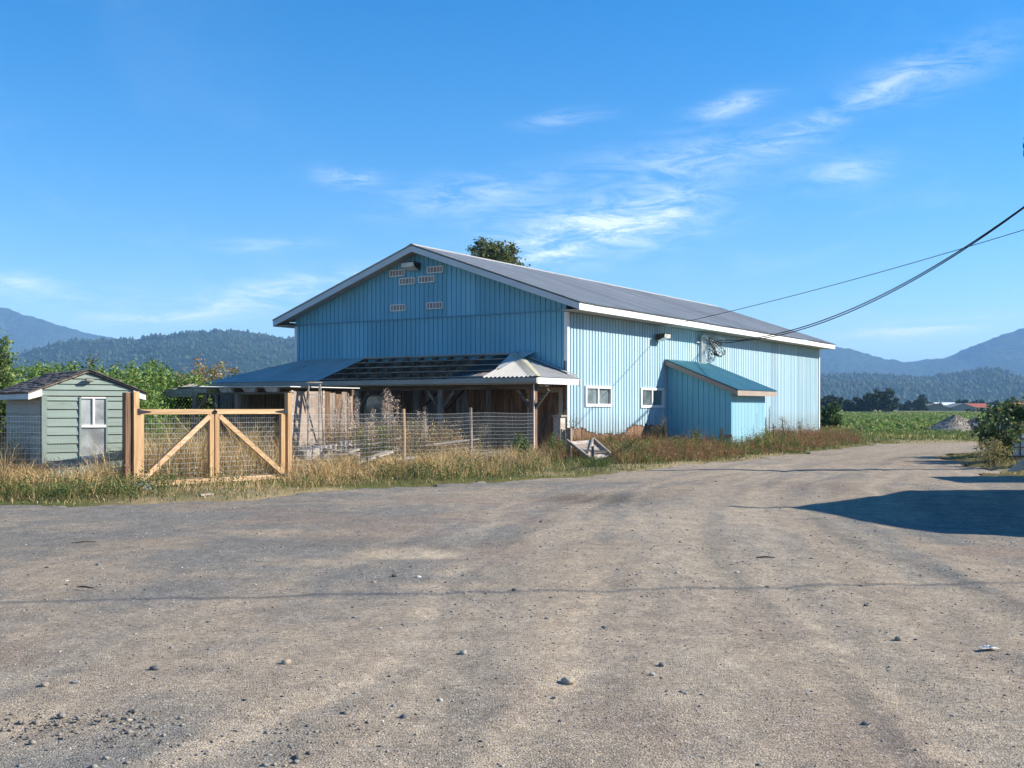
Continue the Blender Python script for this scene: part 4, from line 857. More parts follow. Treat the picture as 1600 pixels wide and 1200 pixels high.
def stones(pts, size, col, name, mat, parent=None):
    """low irregular stones: squashed, jittered octahedra"""
    N = len(pts); d = np.array([(1, 0, 0), (0, 1, 0), (-1, 0, 0), (0, -1, 0), (0, 0, 1), (0, 0, -1)], float)
    V = d[None]*size[:, None, None]*RNG.uniform(.55, 1.25, (N, 6, 3)); V += RNG.normal(0, .16, (N, 6, 3))*size[:, None, None]; V[:, :, 2] *= .5
    a = RNG.random(N)*6.28; c, s = np.cos(a)[:, None], np.sin(a)[:, None]; V = np.stack([V[:, :, 0]*c-V[:, :, 1]*s, V[:, :, 0]*s+V[:, :, 1]*c, V[:, :, 2]], -1)+pts[:, None, :]
    f = np.array([(0, 1, 4), (1, 2, 4), (2, 3, 4), (3, 0, 4), (1, 0, 5), (2, 1, 5), (3, 2, 5), (0, 3, 5)]); F = (f[None]+np.arange(N)[:, None, None]*6).reshape(-1, 3)
    return link(name, raw_mesh(name, V.reshape(-1, 3), [F], np.repeat(col, 6, 0)), mat, parent)
m, x, b = pmat('stone', .9, .2); at = x.n('ShaderNodeAttribute'); at.attribute_name = 'Col'; t = x.n('ShaderNodeTexCoord'); nz = x.noise(t.outputs['Object'], 60, 4)
g = x.n('ShaderNodeVectorMath', operation='SCALE'); x.link(at.outputs['Color'], g.inputs[0]); x.link(x.m('ADD', nz, .5), g.inputs['Scale']); x.link(g.outputs[0], b.inputs['Base Color']); bump(x, b, nz, .4, .004); M['stone'] = m
g1, g2 = G(1492, 676), G(1541, 677)
pile('rounded heap of tan gravel at the edge of the field', g1.x, g1.y, 1.95, 1.7, 1.0, (.33, .29, .24), 1, 1600)
pile('heap of grey broken rock behind the brambles', g2.x, g2.y+1.5, 1.5, 1.4, .82, (.29, .28, .27), 4, 1600)

# ------------------------------------------------------------------ poles and cables
def upole(label, at, h_, arm_dir):
    t = thing('utility_pole', label, 'utility pole', at)
    MB().tube([(0, 0, -.5), (0, 0, h_*.5), (0, 0, h_)], [.15, .13, .10], 12).build('shaft', M['plank_grey'], t)
    a = Vector(arm_dir).normalized(); MB().beam((a*-.75)+Vector((0, -.12, h_-.55)), a*.75+Vector((0, -.12, h_-.55)), .09, .11).build('crossarm', M['plank'], t)
    for f in (-.68, -.3, .68):
        p_ = a*f+Vector((0, -.12, h_-.495)); MB().tube([p_, p_+Vector((0, 0, .10)), p_+Vector((0, 0, .13)), p_+Vector((0, 0, .22))], [.02, .05, .07, .04], 8).build('insulator', M['black'], t)
    return t
POLE = Vector((13.72, 27.7, 0)); pl_ = upole('wooden utility pole just past the right edge', POLE, 8.75, (1, 0, 0))
MB().tube([(-.72, -.14, 8.14), (-.73, -.15, 7.95), (-.70, -.15, 7.82)], [.035, .045, .02], 8).build('cutout_fuse', M['black'], pl_); MB().tube([(-.72, -.14, 8.1), (-.55, -.13, 7.6), (-.1, -.12, 7.2)], .012, 5).build('lead_wire', M['cable'], pl_)
def cable(name, label, a, c, sag, r, n=40, tw=0.0, ph=0.0, gr='cables to the barn'):
    a, c = Vector(a), Vector(c); pts = []
    for i in range(n+1):
        f = i/n; p_ = a.lerp(c, f); p_.z -= 4*sag*f*(1-f); e = tw*math.sin(math.pi*min(1, f*6))
        p_.z += e*math.sin(f*34+ph)*(.4+f*.6); p_.x += e*math.cos(f*34+ph); pts.append(p_)
    return tag(MB().tube(pts, r, 6).build(name, M['cable'], None, True), label, 'cable', gr)
mh = barn_pt(tm+.75, -.25, 4.12); ca = POLE+Vector((-.12, -.10, 7.08))
cable('service_cable', 'upper strand of the thick twisted pair of cables reaching the barn', mh+Vector((0, 0, .04)), ca+Vector((0, 0, .02)), .98, .017, 60, .06, 0)
cable('service_cable', 'lower strand of the thick twisted pair of cables reaching the barn', mh, ca, 1.02, .017, 60, .06, math.pi)
tf, zf = side(1057, 502); cable('phone_line', 'single thin straight line reaching the barn eave', barn_pt(tf-1.0, -.69, 4.62), POLE+Vector((-.12, -.1, 6.25)), .12, .010)
cable('overhead_line', 'overhead line crossing high above the yard', (-32, 5.0, 7.6), (40, 12.95, 7.4), .35, .022, 30, gr='lines above the yard')
upole('wooden utility pole carrying the overhead line far right of the yard', (40, 13.1, 0), 8.4, (.1, 1, 0)); upole('wooden utility pole carrying the overhead line far left of the yard', (-32, 5.1, 0), 8.4, (.1, 1, 0))

# ------------------------------------------------------------------ unseen casters of the yard's right-hand shadows, forms worked back from those shadows
ob = thing('outbuilding', 'unseen low outbuilding right of the yard, roof bent to fit its shadow', 'outbuilding', (10.6, -.35, 0))
prof = [(13.75, 0), (13.75, 2.45), (14.15, 2.95), (15.0, 3.2), (17.6, 3.52), (20.85, 1.72), (20.85, 0)]
MB().prism([(.02, y, z) for y, z in prof][::-1], (5.4, 0, 0)).build('wall', M['plank_grey'], ob)
for (y0, z0), (y1, z1) in zip(prof[1:-2], prof[2:-1]): MB().prism([(-.12, y0, z0+.01), (-.12, y1, z1+.01), (-.12, y1, z1+.05), (-.12, y0, z0+.05)], (5.65, 0, 0)).build('roof_sheet', M['metal'], ob)
MB().tube([(.3, 17.7, 3.2), (.3, 17.7, 4.35)], .07, 8).build('stove_pipe', M['black'], ob); dd = MB().box(-.01, .02, 16, 17, .05, 2.05).build('door', M['plank'], ob); MB().box(-.05, -.01, 16.08, 16.12, 1.0, 1.15).build('handle', M['black'], dd)
cb = thing('unseen_bin', 'unseen tall grey plank bin right of the brambles, added for its shadow', 'storage bin', (12.95, 0, 0))
for j in range(12): MB().prism([(0, 22.75, .1+j*.17), (0, 22.75, .26+j*.17), (0, 25.2-.06*j, .26+j*.17), (0, 25.2-.06*j, .1+j*.17)], (.04, 0, 0)).build('board', M['plank_grey'], cb); MB().box(.04, 2.2, 22.70, 22.75, .1+j*.17, .26+j*.17).build('board', M['plank_grey'], cb)
for a in (22.76, 24.4): MB().beam((.08, a+.05, 0), (.08, a+.05, 2.2), .08, .1, (0, 1, 0)).build('post', M['plank'], cb)
MB().box(2.16, 2.2, 22.76, 25, .1, 2.1).build('back_panel', M['plank'], cb)
# ------------------------------------------------------------------ vegetation builders
def blades_geo(pts, h, wd, lean, col, tipcol=None):
    N = len(pts); a = RNG.random(N)*6.2832; dx, dy = np.cos(a)*wd, np.sin(a)*wd; la = RNG.random(N)*6.2832; lx, ly = np.cos(la)*lean*h, np.sin(la)*lean*h
    V = np.zeros((N, 5, 3)); V[:, 0] = pts; V[:, 1] = pts; V[:, 0, 0] -= dx; V[:, 0, 1] -= dy; V[:, 1, 0] += dx; V[:, 1, 1] += dy
    md = pts+np.stack([lx*.35, ly*.35, h*.58], 1); V[:, 2] = md; V[:, 3] = md; V[:, 2, 0] += dx*.75; V[:, 2, 1] += dy*.75; V[:, 3, 0] -= dx*.75; V[:, 3, 1] -= dy*.75
    V[:, 4] = pts+np.stack([lx, ly, h*(1-.25*lean)], 1); k = np.arange(N)[:, None]*5
    C = np.repeat(col[:, None, :], 5, 1)
    if tipcol is not None: C[:, 4] = tipcol; C[:, 2:4] = (col[:, None, :]+tipcol[:, None, :])/2
    return V.reshape(-1, 3), (k+np.array([[0, 1, 2, 3]])), (k+np.array([[3, 2, 4]])), C.reshape(-1, 3)
def leaves_geo(c, size, col, up=.3, asp=.5):
    """folded leaves: two triangles each about a bent midrib"""
    N = len(c); d = RNG.normal(size=(N, 3)); d[:, 2] = d[:, 2]*.6+up; d /= np.linalg.norm(d, axis=1)[:, None]
    r = RNG.normal(size=(N, 3)); s = np.cross(d, r); s /= np.linalg.norm(s, axis=1)[:, None]+1e-9; n = np.cross(s, d); sz = size[:, None]
    V = np.stack([c-d*sz*.5, c+s*sz*asp*.5+n*sz*.10, c+d*sz*.5, c-s*sz*asp*.5+n*sz*.10], 1); k = np.arange(N)[:, None]*4
    return V.reshape(-1, 3), np.concatenate([k+np.array([[0, 1, 2]]), k+np.array([[0, 2, 3]])]), np.repeat(col, 4, 0)
def mixcol(cols, N, jit=.25, wts=None):
    cols = np.array(cols, float); i = RNG.choice(len(cols), N, p=wts); return cols[i]*RNG.uniform(1-jit, 1+jit, (N, 1))
def join(geos):
    V, F, C, k = [], [], [], 0
    for g_ in geos:
        V.append(g_[0]); C.append(g_[-1])
        for f in g_[1:-1]: F.append(np.asarray(f)+k)
        k += len(g_[0])
    return np.concatenate(V), F, np.concatenate(C)
def stuff(name, geos, mat, label, cat, parent=None):
    V, F, C = join(geos); o = link(name, raw_mesh(name, V, F, C), mat, parent)
    if parent is None: tag(o, label, cat)
    o['kind'] = 'stuff'; return o
GREENS = [(.075, .135, .035), (.055, .105, .03), (.105, .165, .045), (.13, .17, .05)]
def woody(name, label, cat, base, height, width, shoots, nl, lsize, cols, group=None, stem_r=.03, fill=.15, wts=None, dense=1.0, lift=.12, jit=.35, mat=None, asp=.5):
    """many-stemmed shrub or sapling: stems as tubes, leaves spread along side twigs"""
    t = thing(name, label, cat, base, 0, group); mb = MB(); cs = []
    for i in range(shoots):
        a = RNG.random()*6.2832; r0 = RNG.random()**.6*width*.5; hh = height*RNG.uniform(.62, 1.0)*(1-.25*(r0/(width*.5+1e-6))**2)
        b0 = np.array((math.cos(a)*r0*.35, math.sin(a)*r0*.35, -.05)); tip = np.array((math.cos(a)*r0, math.sin(a)*r0, hh)); mid = (b0+tip)/2+RNG.normal(0, .06*width, 3)*np.array((1, 1, .3))
        pts = [b0*(1-f)**2+2*mid*f*(1-f)+tip*f*f for f in np.linspace(0, 1, 6)]; mb.tube(pts, [stem_r*(1-.85*f) for f in np.linspace(0, 1, 6)], 4, False)
        n = nl//shoots; f = fill+(1-fill)*RNG.random(n)**.8; pp = ((1-f)**2)[:, None]*b0+(2*f*(1-f))[:, None]*mid+(f*f)[:, None]*tip
        sp_ = (width*.16*(1.15-f)*dense+.04)[:, None]; cs.append(pp+RNG.normal(size=(n, 3))*sp_*np.array((1, 1, .8)))
    c = np.concatenate(cs); c = c[c[:, 2] > lift]; n = len(c)
    V, F, C = leaves_geo(c, lsize*RNG.uniform(.6, 1.35, n), mixcol(cols, n, jit, wts), .35, asp)
    mb.build('stem', M['bark'], t); link('crown', raw_mesh('crown', V, [F], C), mat or M['leaf'], t); return t
def tree(name, label, base, height, lobes, nl, lsize, cols, trunk_r=.2, group=None, mat=None, wts=None, cat='tree'):
    """trunk with limbs to every foliage clump; lobes: (x, y, z, rx, rz, share)"""
    t = thing(name, label, cat, base, 0, group); mb = MB(); mb.tube([(0, 0, -.2), (.05*height*.1, 0, height*.3), (0, .02*height*.2, height*.62)], [trunk_r, trunk_r*.75, trunk_r*.4], 8)
    cs = []
    for lx, ly, lz, rx, rz, sh in lobes:
        mb.tube([(0, 0, height*.3), (lx*.45, ly*.45, (height*.3+lz)/2+.1*height), (lx, ly, lz)], [trunk_r*.45, trunk_r*.25, trunk_r*.07], 5, False)
        n = int(nl*sh); ncl = max(4, n//45); d = RNG.normal(size=(ncl, 3)); d /= np.linalg.norm(d, axis=1)[:, None]; rr = RNG.random(ncl)**.45
        cc = np.array((lx, ly, lz))+d*rr[:, None]*np.array((rx, rx, rz)); i = RNG.integers(0, ncl, n); cs.append(cc[i]+RNG.normal(size=(n, 3))*rx*.14)
    c = np.concatenate(cs); n = len(c); V, F, C = leaves_geo(c, lsize*RNG.uniform(.6, 1.3, n), mixcol(cols, n, .35, wts), .2, .6)
    mb.build('trunk', M['bark'], t); link('crown', raw_mesh('crown', V, [F], C), mat or M['leaf'], t); return t
def rnd_lobes(n, w_, z0, z1, r_, seed):
    rr = random.Random(seed); out = []
    for i in range(n):
        a = rr.uniform(0, 6.28); f = rr.random(); z = z0+(z1-z0)*f; q = w_*.5*math.sqrt(max(.05, 1-(2*f-.8)**2*.55))*rr.uniform(.2, .85); s = rr.uniform(.7, 1.2)
        out.append((math.cos(a)*q, math.sin(a)*q, z, r_*s, r_*s*.85, 1/n))
    return out

# shrubs along the left behind the green shed
random.seed(21)
hedge = [(18, 560, 30, 1.9), (55, 556, 31, 1.8), (92, 553, 29.5, 1.9), (128, 562, 31, 1.6), (172, 556, 29, 1.7), (206, 548, 30.5, 1.8), (232, 550, 33.5, 1.8), (252, 552, 34, 1.8), (272, 562, 34, 1.3), (40, 590, 27, 2.0), (110, 590, 27, 2.0), (190, 585, 27, 1.6)]
hl = ['leafy green shrub at the left edge of the hedge', 'leafy green shrub second from the left edge of the hedge', 'tall green shrub behind the left of the shed roof', 'short green shrub just behind the shed ridge',
      'green sapling behind the right slope of the shed roof', 'tallest bright green sapling right of the shed', 'upright green sapling above the gate post', 'green sapling above the left end of the gate', 'slim green sapling at the right end of the hedge',
      'low dark green shrub behind the left of the shed', 'low green shrub behind the shed ridge, in front of the hedge', 'low green shrub behind the right shed eave']
for (px, py, D, wd), lb in zip(hedge, hl):
    p = P(px, py, D); woody('leafy_shrub', lb, 'shrub', (p.x, D, 0), p.z, wd*1.5, 38, 10500, .105, [(.16, .26, .055), (.105, .19, .045), (.21, .30, .08), (.27, .29, .09)], 'hedge of leafy shrubs', .022, .12, [.4, .3, .2, .1], .9)
p = P(136, 536, 29.8); woody('dry_sapling', 'thin yellowing sapling with bare upper twigs rising from the hedge', 'sapling', (p.x, 29.8, 0), p.z, 1.3, 14, 1500, .09, [(.13, .13, .04), (.10, .13, .04), (.22, .13, .05)], None, .022, .2)
p = P(-22, 478, 26); woody('tall_shrub', 'tall bright green tree cut off by the left edge', 'tree', (p.x-.1, 26, 0), p.z, 1.5, 30, 6000, .10, [(.18, .27, .07), (.23, .29, .09), (.12, .19, .05)], None, .04, .15)
p = P(330, 548, 42); woody('autumn_shrub', 'orange and yellow turning shrub behind the porch roof', 'shrub', (p.x, 42, 0), p.z, 2.7, 26, 7000, .12, [(.52, .25, .10), (.45, .33, .10), (.24, .27, .07), (.14, .19, .05)], None, .03, .25, [.3, .3, .25, .15])
p = P(300, 585, 41); woody('thin_autumn_shrub', 'thin half bare reddish shrub left of the orange shrub', 'shrub', (p.x, 41, 0), p.z, 1.3, 12, 900, .10, [(.28, .15, .08), (.15, .15, .06)], None, .02, .3)
# tree showing over the barn roof
p = P(768, 367, 76); tree('maple_tree', 'leafy green tree rising behind the barn roof', (p.x, 76, 0), p.z, [(-.2, 0, 11.6, 1.35, 1.25, .2), (.75, .2, 12.0, 1.25, 1.05, .2), (-.45, .3, 12.55, 1.05, .8, .15), (1.25, -.2, 11.0, 1.2, 1.2, .16), (-1.3, 0, 10.9, .85, .9, .09), (.1, -.4, 9.8, 1.5, 1.2, .2), (1.95, 0, 10.1, .35, .3, .02), (-1.5, .1, 11.5, .28, .3, .02)], 12000, .19,
     [(.15, .18, .065), (.10, .13, .05), (.21, .22, .09), (.22, .17, .09)], .24, wts=[.4, .3, .2, .1])

# ------------------------------------------------------------------ grass and weeds of the verge
ca_, sa_ = math.cos(-A_B), math.sin(-A_B)
def barn_local(x, y): dx, dy = x-CB.x, y-CB.y; return dx*ca_-dy*sa_, dx*sa_+dy*ca_
c2, s2 = math.cos(-a_gs), math.sin(-a_gs)
def blocked(x, y):
    lx, ly = barn_local(x, y); b_ = (lx > -.03) & (lx < BL+.1) & (ly > -.06) & (ly < BW); b_ |= (lx > T0-.05) & (lx < T1+.05) & (ly > -SP-.05) & (ly <= 0)
    gx, gy_ = (x+9.04)*c2-(y-20.9)*s2, (x+9.04)*s2+(y-20.9)*c2; b_ |= (gx > -.05) & (gx < GW+.05) & (gy_ > -.05) & (gy_ < GD)
    return b_
def scatter(n, x0, x1, y0, y1):
    X = RNG.uniform(x0, x1, n); Y = RNG.uniform(y0, y1, n); return X, Y
def info(X, Y): return inside_gravel(X, Y), 800+F_PX*X/Y, blocked(X, Y)
STRAW = [(.60, .44, .20), (.52, .36, .16), (.70, .55, .29), (.42, .28, .13)]; BROWN = [(.26, .13, .07), (.20, .10, .055), (.32, .18, .09)]; GRN = [(.10, .15, .04), (.14, .17, .05), (.07, .11, .03), (.19, .20, .07)]
def fence_side(X, Y):       # > 0 behind the gate-and-fence line
    out = np.full(X.shape, -9.); 
    for A, B in ((PL, PR), (PR, FE)):
        t = np.clip(((X-A.x)*(B.x-A.x)+(Y-A.y)*(B.y-A.y))/((B-A).length**2), 0, 1)
    dA = ((PR.x-PL.x)*(Y-PL.y)-(PR.y-PL.y)*(X-PL.x))/(PR-PL).length; dB = ((FE.x-PR.x)*(Y-PR.y)-(FE.y-PR.y)*(X-PR.x))/(FE-PR).length
    return np.where(X < PR.x, dA, dB)
def put_z(X, Y): return np.stack([X, Y, H(X, Y)*(1-sstep(Y, 55, 70))+.01], 1)
# 1 short turf and trodden straw next to the gravel
X, Y = scatter(230000, -16, 17, 16.5, 50); ins, px, bl = info(X, Y); e = -ins
ok = (e > -.10) & (e < 2.6) & ~bl & (RNG.random(len(X)) < np.where(e < .12, .25, 1)*(.25+1.1*fbm(X*.9, Y*.9, 71, 3)**1.5)) & (px > -150) & (px < 1420); X, Y, e, px = X[ok], Y[ok], e[ok], px[ok]
hh = (.03+.12*RNG.random(len(X))**1.6)*(1+1.1*sstep(e, .3, 1.6)); gsel = (fbm(X*.7, Y*.7, 72, 3)+.10*(px > 640)+.05*(px < 200) > .50)
c = np.where((RNG.random(len(X)) < np.where(gsel, .80, .28))[:, None], mixcol(GRN, len(X)), mixcol(STRAW, len(X), .3)*.85)
stuff('short_grass', [blades_geo(put_z(X, Y), hh, .004+.004*RNG.random(len(X))*(Y/22), .7, c)], M['grass'], 'short green and straw coloured grass along the gravel edge', 'grass')
# 2 tall dry grass on both sides of gate and fence
X, Y = scatter(330000, -17, 4, 17.5, 40); ins, px, bl = info(X, Y); e = -ins; fs = fence_side(X, Y); lx, ly = barn_local(X, Y)
cl = fbm(X*1.1, Y*1.1, 81, 3); under = (lx > -2.3)
front = (fs < 0); dens = np.where(front, sstep(e, .7, 1.9)*sstep(cl, .42, .60)*.85, .12+.9*sstep(cl, .38, .60))
dens = np.where(front & (px > 225) & (px < 455), dens*.22, dens); dens = np.where(~front & (px > 455), dens*.62, dens); dens = np.where(~front & (px < 455), np.minimum(1, dens*1.6), dens); dens = np.where(under, dens*.12, dens); dens = np.where((px < 70) & front, np.minimum(1, dens*3.0+.25), dens)
ok = (e > .45) & ~bl & (RNG.random(len(X)) < dens) & (px > -160) & (px < 850) & ~((px > 90) & (px < 205) & (Y > 20.9)) & (Y < 37); X, Y, e, px, cl, front = X[ok], Y[ok], e[ok], px[ok], cl[ok], front[ok]
hm2 = np.where(front, np.where(px < 62, 1.35, np.where(px < 205, .45, np.where(px < 455, .20, .50))), np.where(px < 455, 1.05, .50))
hm2 = hm2*np.where((px > 462) & (px < 650) & (Y < 27.6), .55, 1.0); hh = hm2*RNG.uniform(.3, 1.15, len(X))*(.12+2.6*np.clip(fbm(X*1.3, Y*1.3, 87, 3)-.25, 0, 1)); n = len(X)
tone = fbm(X*.8, Y*.8, 83, 3); c = mixcol(STRAW, n, .3); brn = RNG.random(n) < np.where(tone > .54, .40, .06); c = np.where(brn[:, None], mixcol(BROWN+STRAW[3:], n, .3), c); gr_ = RNG.random(n) < np.where(front & (px < 210), .36, .07); c = np.where(gr_[:, None], mixcol(GRN, n, .3), c)
stuff('dry_grass', [blades_geo(put_z(X, Y), hh, .0038+.0022*RNG.random(n), .42, c, c*1.12)], M['grass'], 'tall straw coloured dry grass around the gate and wire fence', 'grass')
# 3 sprigs: stalks with small leaves or seed heads for a broken, weedy texture
def sprigs(name, label, X, Y, hh, nl, ls, cols, stem, spread=.10, wts=None):
    N = len(X); b0 = put_z(X, Y); ln = RNG.normal(0, .16, (N, 2))*hh[:, None]; sc_ = mixcol([stem], N, .25)
    g1_ = blades_geo(b0, hh, np.full(N, .004), .12, sc_); i = np.repeat(np.arange(N), nl); f = RNG.uniform(.25, 1.05, N*nl)
    c = b0[i]+np.stack([ln[i, 0]*f*f*.3, ln[i, 1]*f*f*.3, hh[i]*f*.97], 1)+RNG.normal(size=(N*nl, 3))*np.stack([spread*(1.2-f)]*3, 1)*hh[i][:, None]
    g2_ = leaves_geo(c, ls*RNG.uniform(.5, 1.4, N*nl), mixcol(cols, N*nl, .35, wts), .4, .45); return stuff(name, [g1_, g2_], M['grass'], label, 'weeds')
X, Y = scatter(26000, -16, 4, 17.5, 36); ins, px, bl = info(X, Y); e = -ins; fs = fence_side(X, Y); cl = fbm(X*.9, Y*.9, 91, 3); lx, ly = barn_local(X, Y)
ok = (e > .4) & ~bl & (cl > .44) & (px > -150) & (px < 850) & (RNG.random(len(X)) < np.where((fs < 0) & (px > 225) & (px < 455), .12, .55)) & (lx < -2.0); X, Y, e, px = X[ok], Y[ok], e[ok], px[ok]
sprigs('dry_weeds', 'brown dried weeds with small seed heads among the dry grass', X, Y, RNG.uniform(.18, .62, len(X))*np.where(px < 80, 1.5, 1)*np.where(e < 1.2, .6, 1)*np.where((px > 462) & (px < 650), .6, 1), 12, .035, BROWN[:2]+STRAW+STRAW+[(.12, .15, .05)], (.32, .22, .11))
X, Y = scatter(15000, -15, 3, 17.5, 33); ins, px, bl = info(X, Y); e = -ins; cl = fbm(X*.9, Y*.9, 93, 3); fs = fence_side(X, Y)
ok = (e > .35) & (e < 3.0) & ~bl & (fs < .3) & (cl > np.where((px < 215) | (px > 640), .42, .6)) & (px > -150) & (px < 850); X, Y = X[ok], Y[ok]
sprigs('green_weeds', 'low green leafy weeds at the foot of the fence and shed', X, Y, RNG.uniform(.12, .42, len(X)), 14, .045, GRN, (.12, .14, .05), .16)
X, Y = scatter(14000, -6, 1.5, 25, 33); px = 800+F_PX*X/Y; fs = fence_side(X, Y); cl = fbm(X*1.0, Y*1.0, 94, 2); lx, ly = barn_local(X, Y); ok = (fs > 1.2) & (px > 505) & (px < 830) & (lx < -2.6) & (cl > .40) & ~((px < 640) & (Y < 28.3)); X, Y, px, cl = X[ok], Y[ok], px[ok], cl[ok]
sprigs('yard_weeds', 'tangled tall brown weeds in the yard behind the wire fence', X, Y, RNG.uniform(.35, 1.2, len(X))*np.where(px < 720, 1, .6), 26, .048, BROWN[:2]+STRAW[:2]+[(.30, .22, .13), (.10, .13, .05), (.16, .17, .07)], (.30, .20, .11), .13)
# ragged arching clumps that stand above the rest
def tufts(name, label, spots, cols, hmax, n1=130):
    geo = []
    for px, py in spots:
        g_ = G(px, py); k = int(n1*RNG.uniform(.6, 1.3)); r_ = RNG.uniform(.10, .22); X = g_.x+RNG.normal(0, r_, k); Y = g_.y+RNG.normal(0, r_, k); hh = hmax*RNG.uniform(.45, 1.1)*RNG.uniform(.45, 1.0, k); c = mixcol(cols, k, .25)
        geo.append(blades_geo(put_z(X, Y), hh, .0035+.003*RNG.random(k), .75, c, c*1.1))
    return stuff(name, geo, M['grass'], label, 'grass')
r4 = random.Random(31); edge_y = lambda px: float(np.interp(px, [p_[0] for p_ in edge_px], [p_[1] for p_ in edge_px]))
tufts('straw_tufts', 'ragged arching straw gold clumps before the wire fence and green shed', [(px, edge_y(px)-r4.uniform(13, 34)) for px in [r4.uniform(455, 845) for _ in range(46)]+[r4.uniform(0, 200) for _ in range(16)]+[r4.uniform(0, 62) for _ in range(16)]], STRAW+STRAW+BROWN[:1], .78)
tufts('side_tufts', 'ragged gold and rusty clumps in front of the barn side', [(px, edge_y(px)-r4.uniform(10, 26)) for px in [r4.uniform(965, 1140) for _ in range(20)]+[r4.uniform(1145, 1320) for _ in range(16)]], STRAW+BROWN, .75)
tufts('green_tufts', 'fresh green arching clumps along the verge', [(px, edge_y(px)-r4.uniform(7, 22)) for px in [r4.uniform(0, 215) for _ in range(18)]+[r4.uniform(640, 1320) for _ in range(34)]], GRN, .42, 90)
# 4 reddish brown and green weeds along the barn side
X, Y = scatter(120000, 1, 17, 29.5, 50); ins, px, bl = info(X, Y); e = -ins; lx, ly = barn_local(X, Y); cl = fbm(X*.9, Y*.9, 95, 3)
ok = (e > .35) & ~bl & (ly < .0) & ~((px > 878) & (px < 962) & (e > .5) & (Y < 32.2)) & (px > 835) & (px < 1345) & (RNG.random(len(X)) < .25+.9*cl) & (lx < BL+1.2); X, Y, e, px, ly, cl = X[ok], Y[ok], e[ok], px[ok], ly[ok], cl[ok]; n = len(X)
hh = (.10+.42*sstep(e, .4, 1.8))*RNG.uniform(.4, 1.25, n)*(.5+cl)*np.where((ly > -1.0) & (px < 1050), 1.5, 1)*(1-.6*sstep(px, 1280, 1335)); rd = RNG.random(n) < sstep(e, .5, 1.6)*.58; c = np.where(rd[:, None], mixcol(BROWN+[(.40, .22, .10), (.36, .25, .12)], n, .35), mixcol(GRN+[(.36, .27, .12)], n, .3))
stuff('side_grass', [blades_geo(put_z(X, Y), hh, .006+.004*RNG.random(n), .5, c)], M['grass'], 'rusty brown and green rough grass along the sunlit barn side', 'grass')
k_ = RNG.random(n) < .16; X, Y, e = X[k_], Y[k_], e[k_]; rd = fbm(X*.8, Y*.8, 97, 3) > .47
sprigs('rusty_weeds', 'rusty brown dead weeds against the barn side', X[rd], Y[rd], (.22+.5*sstep(e[rd], .5, 1.8))*RNG.uniform(.6, 1.15, rd.sum()), 13, .05, BROWN+[(.35, .2, .1)], (.22, .12, .06), .14)
sprigs('verge_weeds', 'green and yellow leafy weeds along the barn side', X[~rd], Y[~rd], (.16+.36*sstep(e[~rd], .4, 1.6))*RNG.uniform(.6, 1.2, (~rd).sum()), 13, .06, GRN+[(.24, .22, .06)], (.12, .13, .05), .16)
# 5 right-hand island
X, Y = scatter(60000, 7, 22, 22, 39); ib_ = isl(X, Y); ok = (ib_ > .15) & (RNG.random(len(X)) < .35+.6*fbm(X, Y, 99, 3)); X, Y, ib_ = X[ok], Y[ok], ib_[ok]; n = len(X)
c = np.where((RNG.random(n) < .55)[:, None], mixcol(GRN, n), mixcol(STRAW, n, .3)*.9); stuff('island_grass', [blades_geo(put_z(X, Y), (.06+.22*sstep(ib_, .2, 1.3))*RNG.uniform(.4, 1.2, n), .005+.004*RNG.random(n), .5, c)], M['grass'], 'mixed grass under the brambles at the right', 'grass')

